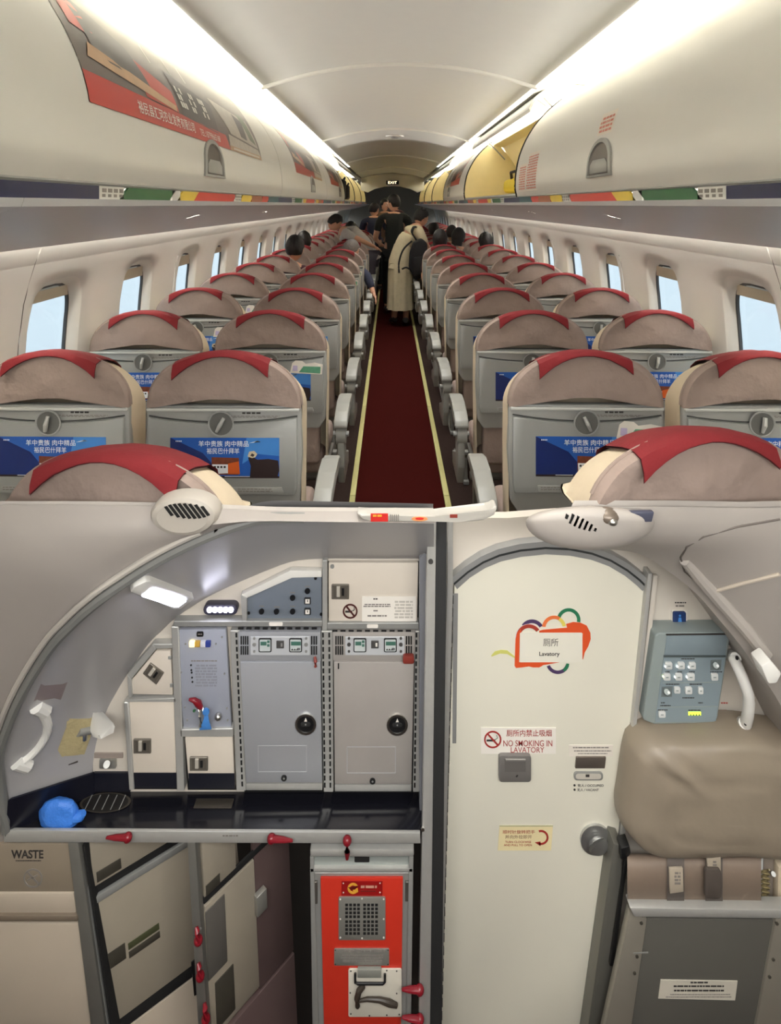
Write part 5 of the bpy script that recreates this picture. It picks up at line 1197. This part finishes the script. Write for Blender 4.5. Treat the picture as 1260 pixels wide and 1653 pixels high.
g.ptext('顺时针旋转把手', 811, 1340, 863, 1346, 1.4802, drk, .006); g.ptext('并向外拉即开', 815, 1348, 858, 1354, 1.4802, M('brown print', (124, 84, 68), .5), .006); g.ptext('TURN CLOCKWISE', 815, 1357.5, 857, 1361, 1.4802, drk, .012); g.ptext('AND PULL TO OPEN', 813, 1362.5, 858, 1366, 1.4802, drk, .012)
g.ring(873, 1352, 8.8, 12, 1.4802, .0006, drk, 24, -110, 110); g.pp([(872, 1358.5), (872, 1366), (863, 1360)], 1.4802, .0006, drk); g.ob('turn_label', leaf, label='pale yellow label with a red turning arrow')
g = B(); g.pr(918, 1203, 989, 1221, 1.4812, .0008, M('sticker film', (226, 218, 206), .5)); g.dash(924, 1206, 982, 1209, 1.4808, inkgrey, 1, 1); g.dash(924, 1211.5, 986, 1214, 1.4808, inkgrey, 1, 2); g.dash(930, 1216, 980, 1218, 1.4808, inkgrey, 1, 3); g.ob('small_notice', leaf)
g = B(); g.pp([(930, 1223), (978, 1223), (976, 1241), (928, 1241)], 1.477, .006, M('mirror plate', (126, 116, 108), .25, .6, var=.1), .0015); g.ob('lock_plate', leaf, label='polished cover plate')
g = B(); g.rr(926, 1247, 973, 1260, 5, 1.478, .005, alud, .0005); g.rr(929, 1249, 970, 1258, 4, 1.4776, .001, M('slot pale', (196, 190, 178), .5)); g.pr(945, 1250.5, 951, 1254.5, 1.4770, .001, ink); g.ob('occupancy_slot', leaf)
g = B()
for y in (1268, 1275): g.disc(927, y, 1.8, 1.4810, .0006, ink, 10)
g.ptext('有人 / OCCUPIED', 932, 1265.5, 974, 1270.5, 1.4810, ink, .014); g.ptext('无人 / VACANT', 931, 1272.5, 966, 1277.5, 1.4810, ink, .014); g.ob('occupancy_lettering', leaf)
# lavatory emblem: ribbon loops round a name plate
g = B(); d = 1.4806
purple = M('ribbon purple', (78, 60, 96), .4); dkred = M('ribbon dark red', (164, 62, 48), .4); greenr = M('ribbon green', (44, 118, 82), .4); yelr = M('ribbon yellow', (222, 204, 96), .4); pale = M('ribbon pale', (222, 204, 206), .4)
s = 6.0; K = lambda x, y: (770+x/s, 960+y/s)
g.ring(*K(885, 245), 13.5, 19, d+.0003, .0004, greenr, 24, 185, 372); g.ring(*K(745, 320), 14, 19.5, d, .0004, M('ribbon orange', (224, 116, 64), .4), 24, 185, 300); g.ring(*K(745, 320), 13.5, 19, d+.0001, .0004, yelr, 24, 298, 352)
g.ring(*K(530, 360), 14, 20, d+.0003, .0004, purple, 24, 215, 330); g.ring(*K(505, 420), 18, 23, d+.0002, .0004, pale, 24, 180, 300); g.ring(*K(500, 410), 14.5, 20.5, d+.0001, .0004, dkred, 24, 178, 325)
g.pp([K(600, 350), K(640, 340), K(870, 320), K(860, 285), K(930, 265), K(1000, 272), K(1060, 300), K(1095, 370), K(1098, 430), K(1075, 500), K(1040, 560), K(1025, 625), K(1000, 632), K(1003, 600), K(1022, 375), K(600, 368)], d, .0005, orange)
g.pp([K(370, 430), K(385, 370), K(420, 330), K(428, 370), K(412, 380), K(405, 655), K(800, 655), K(640, 682), K(600, 705), K(540, 705), K(500, 695), K(430, 705), K(375, 710), K(362, 690)], d, .0005, orange)
g.ring(*K(780, 655), 13.5, 19, d, .0004, purple, 20, 20, 160); g.ring(*K(780, 655), 13.8, 18.6, d-.0001, .0004, greenr, 12, 8, 55); g.pp([K(135, 590), K(170, 550), K(230, 535), K(290, 540), K(365, 600), K(362, 615), K(290, 575), K(220, 570), K(140, 600)], d, .0005, M('ribbon lime', (206, 204, 112), .4))
g.pp(rrect(*K(412, 368), *K(1018, 655), 2), d-.0003, .0004, M('name plate', (226, 222, 208), .4)); x0, y0 = K(638, 425); x1, y1 = K(785, 500); g.ptext('厕所', x0, y0, x1, y1, d-.0007, ink, .0); x0, y0 = K(600, 553); x1, y1 = K(798, 605); g.ptext('Lavatory', x0, y0, x1, y1, d-.0007, ink, .02)
g.ob('lavatory_emblem', leaf, label='colourful ribbon emblem reading Lavatory')

# ================================================================ right of the lavatory door
g = B(); g.pp([(1054, 930), (1062, 930), (1000, 1480), (992, 1480)], 1.478, .01, M('pale pilaster', (206, 198, 186), .45), .002); g.ob('trim_4', kind='structure')
# curved entry lining on the right
NR = [(868, 842, 1.24), (900, 868, 1.28), (960, 884, 1.32), (1028, 893, 1.32), (1075, 920, 1.34), (1123, 958, 1.34), (1160, 1000, 1.34), (1193, 1040, 1.34), (1228, 1090, 1.34), (1260, 1140, 1.34), (1320, 1260, 1.34)]
OR = [(930, 818, 1.2), (1010, 818, 1.2), (1090, 818, 1.2), (1200, 820, 1.2), (1320, 822, 1.18), (1420, 860, 1.16), (1500, 930, 1.15), (1560, 1000, 1.15), (1600, 1090, 1.15), (1640, 1200, 1.15), (1660, 1300, 1.15)]
nr = spline([P(*q) for q in NR], 4); orr = spline([P(*q) for q in OR], 4)
g = B(); rows = [[a.lerp(b, k/6)+Vector((0, -.04*math.sin(math.pi*k/6), 0)) for a, b in zip(nr, orr)] for k in range(7)]; g.surf(rows, surm); bvr = BVHTree.FromBMesh(g.bm)
g.surf([[p+Vector((0, .015, .005)) for p in r] for r in rows], surm); g.surf([nr[8:], [p+Vector((-.012, .16, -.004)) for p in nr[8:]]], surm); g.ob('wall_entry_right', smooth=60, kind='structure')
def onr(px, py, off=.004):
    o = Vector((0, 0, CAMZ)); h, n, i, d_ = bvr.ray_cast(o, (P(px, py, 1)-o).normalized())
    if h is None: return P(px, py, 1.19)
    if n.dot(h-o) > 0: n = -n
    return h+n*off
g = B(); g.tube([onr(x, y, .003) for x, y in ((1258, 838), (1190, 850), (1135, 866), (1108, 882), (1098, 900), (1104, 922), (1130, 945), (1155, 965), (1190, 1005), (1220, 1040), (1240, 1062))], .0022, M('panel groove', (104, 96, 90), .7), 6); g.ob('trim_5', kind='structure')
g = B(); g.tube([onr(x, y, .004) for x, y in ((1150, 955), (1195, 942), (1258, 926))], .008, M('pale sill', (212, 200, 184), .45), 8, flat=.5); g.ob('trim_6', kind='structure')
g = B(); g.tube([onr(x, y, .012) for x, y in ((1104, 905), (1128, 932), (1160, 966), (1200, 1010), (1236, 1056))], [.010, .014, .016, .016, .014], surm, 10); g.ob('trim_7', kind='structure')
g = B(); c = onr(1238, 1086, .012); g.pp([(1228, 1076), (1244, 1066), (1262, 1088), (1254, 1104), (1240, 1105)], 1.235, .04, white, .004); g.ob('end_stop', label='white plastic stop at the lower end of the right door lining', cat='stop')
# lens-shaped ceiling housing with vent slots
t = thing('air_vent', 'large lens-shaped ceiling housing with black vent slots above the lavatory door', 'vent', P(960, 885, 1.2))
g = B(); rows = []
for f, yy in ((1.0, .0), (.96, .016), (.85, .028), (.6, .036), (.3, .040)):
    rows.append([P(952+104*f*math.cos(a), 842+46*f*math.sin(a)*(1 if math.sin(a) > 0 else .55), 1.19-yy) for a in [2*math.pi*k/40 for k in range(40)]])
gg = g.surf(rows, surm, True); f = g.bm.faces.new(gg[-1]); f.material_index = 0; g.ob('vent_housing', t, smooth=60)
for k in range(7):
    x = 913+k*7.6; y = 834+k*3.4; h = [3, 7, 8, 8, 7, 5.5, 2.5][k]
    g = B(); g.pp([(x+h*.45, y-h), (x+h*.45+3.6, y-h+1.6), (x-h*.45+3.6, y+h+1.6), (x-h*.45, y+h)], 1.150, .006, dark); g.ob('vent_slot', t)
g = B(); c = P(980, 832, 1.165); g.ball(c, (.022, .02, .014), M('gooseneck lamp grey', (120, 108, 96), .35, .3), 14, 10); g.ball(c+Vector((.004, -.016, -.004)), (.009, .008, .007), chrome, 12, 8); g.ob('reading_lamp', t, label='grey swivel lamp')
g = B(); g.pp([(1010, 828), (1056, 827), (1052, 843), (1012, 844)], 1.162, .012, M('dark blue grey insert', (74, 76, 92), .4), .002); g.ob('dark_insert', t)
# header light bar with rounded end above the galley
t = thing('header_bar', 'white rounded ceiling bar with red sign between cabin and galley', 'bar', P(690, 842, 1.17))
g = B(); g.pp([(575, 829), (600, 832), (700, 834), (785, 827), (797, 817), (803, 819), (798, 832), (780, 841), (740, 843), (600, 843), (585, 839)], 1.17, .03, M('header bar white', (176, 172, 164), .4, var=.02), .004); g.ob('bar_shell', t)
g = B(); g.pr(598, 829.5, 626, 842, 1.168, .002, M('red sign', (196, 44, 40), .4)); g.dash(601, 831, 616, 836, 1.1675, yel, 1, 2); g.ob('red_sign', t); g = B()
for k in range(5): g.pr(629+k*3.2, 831, 630.6+k*3.2, 841, 1.168, .002, inkgrey)
g.ob('striped_sign', t)
g = B(); g.disc(677, 838, 13, 1.168, .002, M('orange oval', (208, 140, 90), .4), 20, 0, 3.6); g.disc(677, 837.4, 7, 1.1675, .001, M('red sign', (0, 0, 0)), 16, 0, 2); g.ob('oval_sign', t); g = B(); g.pr(726, 831, 738, 836, 1.168, .002, M('dull red tag', (112, 44, 38), .5)); g.ob('small_catch', t)
# call button
t = thing('call_button', 'small square blue button above the attendant panel', 'button', P(1096, 1010, 1.49))
g = B(); g.rr(1084, 986, 1109, 1010, 3, 1.494, .006, paper, .0008); g.ob('button_frame', t); g = B(); g.rr(1086, 988, 1107, 1008, 3, 1.490, .005, M('deep blue', (38, 58, 104), .35), .001); g.disc(1097, 994, 1.8, 1.4895, .001, adsky, 10); g.pp([(1095, 997), (1099, 997), (1100, 1004), (1094, 1004)], 1.4895, .001, adsky); g.ob('button_face', t)
g = B(); g.dash(1088, 972, 1107, 975, 1.4994, ink, 1, 3); g.dash(1089, 977, 1104, 981, 1.4994, inkgrey, 1, 4); g.ob('small_print', t)
# attendant panel
t = thing('attendant_panel', 'grey green attendant control panel with white buttons', 'control panel', P(1105, 1170, 1.47))
apm = M('attendant panel grey', (142, 152, 150), .42, var=.02); apd = M('attendant panel blue', (132, 146, 152), .42, var=.02)
g = B(); g.pp([(1057, 1027), (1063, 1022), (1176, 1021), (1178, 1030), (1158, 1160), (1152, 1168), (1056, 1170), (1038, 1163), (1038, 1158)], 1.452, .048, apm, .006, 3); g.ob('panel_body', t)
g = B(); g.pp([(1076, 1025), (1174, 1024), (1170, 1058), (1072, 1058)], 1.4505, .003, apd, .0008); g.pp([(1075, 1024), (1176, 1023), (1176, 1025), (1075, 1026)], 1.449, .002, ink); g.pp([(1071, 1058.5), (1171, 1058.5), (1171, 1061), (1071, 1061)], 1.450, .002, M('panel slot', (74, 82, 82), .5)); g.ob('upper_flap', t)
g = B(); g.pp([(1071, 1062), (1170, 1062), (1155, 1164), (1057, 1166)], 1.4505, .002, apd); g.pp([(1069, 1102), (1162, 1101), (1162, 1102.2), (1069, 1103.2)], 1.4498, .001, apm); g.pp([(1064, 1141), (1158, 1140), (1158, 1141.2), (1064, 1142.2)], 1.4498, .001, apm); g.ob('lower_face', t)
wb = M('white button', (214, 216, 214), .35)
for x, y, ww, hh in ((1074, 1070, 11, 11), (1094, 1070, 11, 11), (1112, 1070, 11, 11), (1071, 1088, 11, 11), (1090, 1088, 11, 11), (1109, 1088, 12, 11), (1148, 1088, 11, 11), (1088, 1110, 10, 10), (1106, 1110, 11, 11), (1127, 1110, 8, 11), (1063, 1149, 11, 10)):
    g = B(); g.rr(x, y, x+ww, y+hh, 2, 1.446, .005, wb, .0006); g.pr(x+ww*.3, y+hh*.45, x+ww*.7, y+hh*.6, 1.4455, .0008, apm); g.ob('button', t)
for k, (x, y) in enumerate(((1073.5, 1076), (1092.5, 1076), (1111.5, 1077), (1070, 1092), (1089, 1093), (1108, 1093))):
    g = B(); g.ball(P(x, y, 1.448), .0022, M('button lamp %d' % (k == 3), (240, 244, 170) if k == 3 else (244, 244, 236), .3, var=0, emit=2.0), 8, 6); g.ob('indicator_lamp', t)
for x, y in ((1155, 1074), (1076, 1117)):
    g = B(); g.pp([(x-8, y-8), (x+9, y-9), (x+8, y+8), (x-9, y+8)], 1.4496, .001, M('dial plate', (112, 120, 120), .5)); g.cyl(P(x, y, 1.449), P(x, y, 1.440), .008, apm, 16, .006); g.cyl(P(x+3, y+1, 1.440), P(x+3, y+1, 1.436), .003, wb, 10); g.ob('dial', t)
g = B()
for x0, y0, x1 in ((1098, 1063, 1122), (1073, 1084, 1082), (1092, 1084, 1102), (1111, 1084, 1121), (1145, 1084, 1165), (1074, 1104, 1096), (1112, 1104, 1134), (1100, 1126, 1120), (1066, 1134, 1074), (1064, 1138.5, 1082), (1061, 1145.5, 1078), (1110, 1146, 1130), (1126, 1134, 1134)): g.dash(x0, y0, x1, y0+2.2, 1.4494, ink, 1, int(x0))
g.ob('panel_print', t)
g = B(); g.pr(1111, 1150, 1131, 1155, 1.4485, .002, M('green bar display', (178, 214, 60), .4, var=0, emit=1.3))
for k in range(4): g.pp([(1113+4.6*k, 1155), (1116+4.6*k, 1155), (1114.5+4.6*k, 1152.5)], 1.448, .001, M('green dark', (70, 90, 40), .5))
g.ob('level_display', t, label='lit yellow green level display')
g = B(); g.dash(1163, 1134, 1174, 1137, 1.4994, redink, 1, 3); g.dash(1162, 1146, 1172, 1149, 1.4994, redink, 1, 4); g.dash(1160, 1152, 1174, 1155, 1.4994, redink, 1, 5); g.disc(1162, 1158, 1.2, 1.4994, .0004, ink, 8); g.ob('wall_notice', label='small red print on the wall between attendant panel and right handle', cat='sticker')
# right grab handle
t = thing('grab_handle', 'long white curved grab handle right of the attendant panel', 'handle', P(1200, 1176, 1.44))
g = B(); g.tube(spline([P(1184, 1064, 1.44), P(1192, 1080, 1.42), P(1202, 1105, 1.41), P(1208, 1125, 1.41), P(1207, 1150, 1.42), P(1203, 1168, 1.44)], 4), .0125, white, 12); g.ob('grip', t)
for x, y, s_ in ((1184, 1062, -1), (1198, 1168, 1)):
    g = B(); g.tube([P(x-3, y+3*s_, 1.497), P(x, y, 1.455), P(x+3, y-s_, 1.438)], [.016, .014, .012], white, 12); g.ball(P(x+5, y, 1.425), (.004, .003, .005), black, 8, 6); g.ob('handle_mount', t)

# ---------------- attendant jump seat
t = thing('jump_seat', 'taupe padded fold-down attendant seat beside the lavatory door', 'seat', P(1130, 1740, 1.42))
vin = M('taupe vinyl', (142, 130, 114), .42, var=.05, scale=8, bump=.15, bscale=14)
g = B(); out = spline([P(*q, 1.42) for q in ((1022, 1212), (1042, 1194), (1064, 1188), (1120, 1187), (1190, 1183), (1250, 1190), (1330, 1210), (1340, 1290), (1330, 1376), (1200, 1377), (1080, 1379), (1040, 1372), (1014, 1352), (1003, 1330), (1008, 1290), (1015, 1240))]+[P(1022, 1212, 1.42)], 3)[:-1]
cc = P(1150, 1285, 1.42); rows = []
for s_, yy in ((.97, .07), (1.0, .045), (1.0, .02), (.97, -.004), (.94, -.014), (.90, -.022), (.84, -.028), (.76, -.033), (.68, -.036), (.6, -.038), (.5, -.040), (.4, -.041), (.3, -.0415), (.2, -.042)):
    rows.append([Vector((cc.x+(p.x-cc.x)*s_, 1.42+yy+.006*noise.noise(Vector((p.x*9*s_, p.z*9*s_, 4)))*(yy < 0), cc.z+(p.z-cc.z)*s_)) for p in out])
gg = g.surf(rows, vin, True); f = g.bm.faces.new(gg[-1]); f.material_index = 0
for v in g.bm.verts:      # pinched creases near the top left
    d2 = (v.co-P(1100, 1240, 1.385)); e = math.exp(-(d2.x**2+d2.z**2)/.0016)
    v.co.y += .007*e*math.sin(d2.x*70+d2.z*110)+.004*noise.noise(Vector((v.co.x*14, v.co.z*22, 2)))*math.exp(-((v.co-P(1140, 1250, 1.385)).length**2)/.02)
g.ob('back_cushion', t, smooth=70)
g = B(); rows = []
for k in range(13):
    a = math.pi*k/12; rows.append([P(x, 1422-44*math.cos(a), 1.44-.035*math.sin(a))+Vector((0, 0, .002*noise.noise(Vector((x*.05, k, 0))))) for x in (1012, 1014, 1060, 1076, 1078, 1120, 1146, 1150, 1180, 1200, 1226, 1228)])
g.surf(rows, M('taupe strapped cushion', (128, 112, 98), .6, var=.06, bump=.2, bscale=20)); g.ob('lap_cushion', t, smooth=70)
belt = M('grey belt webbing', (96, 88, 82), .8, var=.08, scale=90)
for x0, x1 in ((1076, 1104), (1138, 1166)):
    g = B(); g.surf([[P(x, 1422-45*math.cos(math.pi*k/10), 1.437-.036*math.sin(math.pi*k/10)) for x in (x0, x1)] for k in range(11)], belt); g.ob('belt_webbing', t)
buck = M('belt label', (176, 164, 146), .5, var=.05)
g = B(); g.pp([(1080, 1403), (1102, 1402), (1103, 1440), (1081, 1443)], 1.395, .006, buck, .001); g.dash(1088, 1408, 1098, 1430, 1.3945, inkgrey, 4, 4); g.ob('belt_tag', t); g = B(); g.pp([(1140, 1378), (1163, 1377), (1163, 1408), (1142, 1409)], 1.395, .006, buck, .001); g.dash(1150, 1390, 1158, 1400, 1.3945, inkgrey, 2, 5); g.ob('belt_tag', t)
g = B(); g.rr(1138, 1404, 1164, 1452, 6, 1.388, .01, M('belt buckle', (84, 76, 70), .45), .002); g.ob('belt_buckle', t)
g = B(); g.pp([(990, 1362), (1004, 1366), (1002, 1480), (968, 1720), (940, 1720)], 1.44, .05, M('seat side frame', (120, 118, 110), .4, .5, var=.06), .002); g.pp([(1002, 1370), (1016, 1366), (1018, 1378), (1010, 1388), (1002, 1388)], 1.425, .03, black, .002); g.pp([(1010, 1384), (1014, 1384), (990, 1560), (984, 1560)], 1.43, .01, black, .001); g.ob('side_frame', t)
g = B(); g.pp([(1016, 1466), (1062, 1452), (1010, 1720), (960, 1720)], 1.452, .01, surm, .001); g.ob('side_gusset', t)
# seat pan folded up: grey panel with aluminium frame
g = B(); g.pp([(1016, 1466), (1290, 1470), (1290, 1484), (1024, 1481)], 1.396, .03, alu, .003); g.pp([(1016, 1474), (1044, 1484), (1010, 1720), (962, 1720)], 1.402, .02, M('seat pan frame', (158, 152, 140), .4, .5, var=.05), .002); g.pp([(1252, 1484), (1286, 1484), (1270, 1720), (1208, 1720)], 1.402, .02, M('seat pan frame', (0, 0, 0)), .002); g.ob('pan_frame', t)
g = B(); g.pp([(1040, 1483), (1252, 1486), (1218, 1720), (1004, 1720)], 1.409, .02, M('dark grey pan panel', (88, 86, 80), .5, var=.05), .001); g.pp([(1022, 1538), (1046, 1537), (1046, 1539), (1022, 1540)], 1.4015, .001, alud); g.ob('pan_panel', t)
g = B()
for x, y in ((1035, 1491), (1028, 1545), (1024, 1572), (1248, 1550), (1242, 1578), (1254, 1492)): g.disc(x, y, 2.6, 1.400, .004, M('rivet dark', (82, 78, 70), .4, .4), 10)
g.ob('rivet', t)
g = B(); g.pp([(1066, 1582), (1190, 1584), (1186, 1615), (1062, 1612)], 1.4075, .002, M('pan placard', (196, 190, 176), .5, var=.04)); d = 1.4068
g.dash(1114, 1585, 1142, 1589, d, ink, 1, 1); g.dash(1084, 1591, 1168, 1595, d, ink, 1, 2); g.dash(1084, 1598, 1168, 1602, d, ink, 1, 3); g.dash(1074, 1605, 1178, 1607, d, inkgrey, 1, 4); g.dash(1070, 1609, 1180, 1611, d, inkgrey, 1, 5); g.ob('placard', t)
# handset with coiled cord at the right edge
t = thing('handset', 'cream interphone handset in its cradle with a coiled cord', 'handset', P(1245, 1466, 1.46))
g = B(); g.pr(1232, 1374, 1330, 1466, 1.47, .03, M('handset plate', (150, 138, 126), .5), .002); g.pp([(1228, 1380), (1232, 1380), (1229, 1470), (1225, 1470)], 1.455, .02, wb, .001); g.ob('cradle', t)
g = B(); g.pp([(1256, 1400), (1300, 1392), (1300, 1466), (1254, 1466)], 1.45, .02, creamfab, .004); g.ob('handset_body', t); g = B(); g.cyl(P(1248, 1411, 1.47), P(1248, 1411, 1.452), .005, alud, 10); g.ob('knob', t)
g = B(); pa = []
for k in range(110): a = k/110*8*2*math.pi; pa.append(P(1234+7*math.cos(a), 1404+60*k/110, 1.445+.010*math.sin(a)))
g.tube(pa, .0022, M('cord tan', (140, 126, 88), .5), 6); g.ob('coiled_cord', t)
t = thing('fire_torch', 'black and yellow emergency torch at the lower right edge', 'torch', P(1246, 1700, 1.43))
g = B(); g.tube([P(1252, 1570, 1.43), P(1248, 1600, 1.43), P(1246, 1625, 1.43)], [.006, .009, .009], black, 12); g.cyl(P(1243, 1640, 1.43), P(1238, 1700, 1.43), .012, black, 14); g.ob('torch_body', t); g = B(); g.cyl(P(1246, 1626, 1.43), P(1243, 1640, 1.43), .016, M('torch yellow', (176, 150, 70), .5), 14); g.ob('torch_collar', t)

# ---------------- walls of the entry, out of view behind and beside the eye
g = B(); g.box(-1.65, -1.6, YB, 1.95, 0, 2.75, surm); g.ob('wall_left_entry', kind='structure')
g = B(); g.box(1.72, 1.77, YB, 1.95, 0, 2.75, surm); g.ob('wall_right_entry', kind='structure')
g = B(); g.box(-1.7, 1.8, YB-.05, YB, 0, 4.1, surm); g.ob('wall_back', kind='structure')
g = B(); g.box(-200, 200, -150, 250, -2.2, -2.15, M('concrete apron', (176, 176, 174), .8, var=.06)); g.ob('ground', kind='structure')
for m in [x for x in bpy.data.meshes if x.users == 0]: bpy.data.meshes.remove(m)
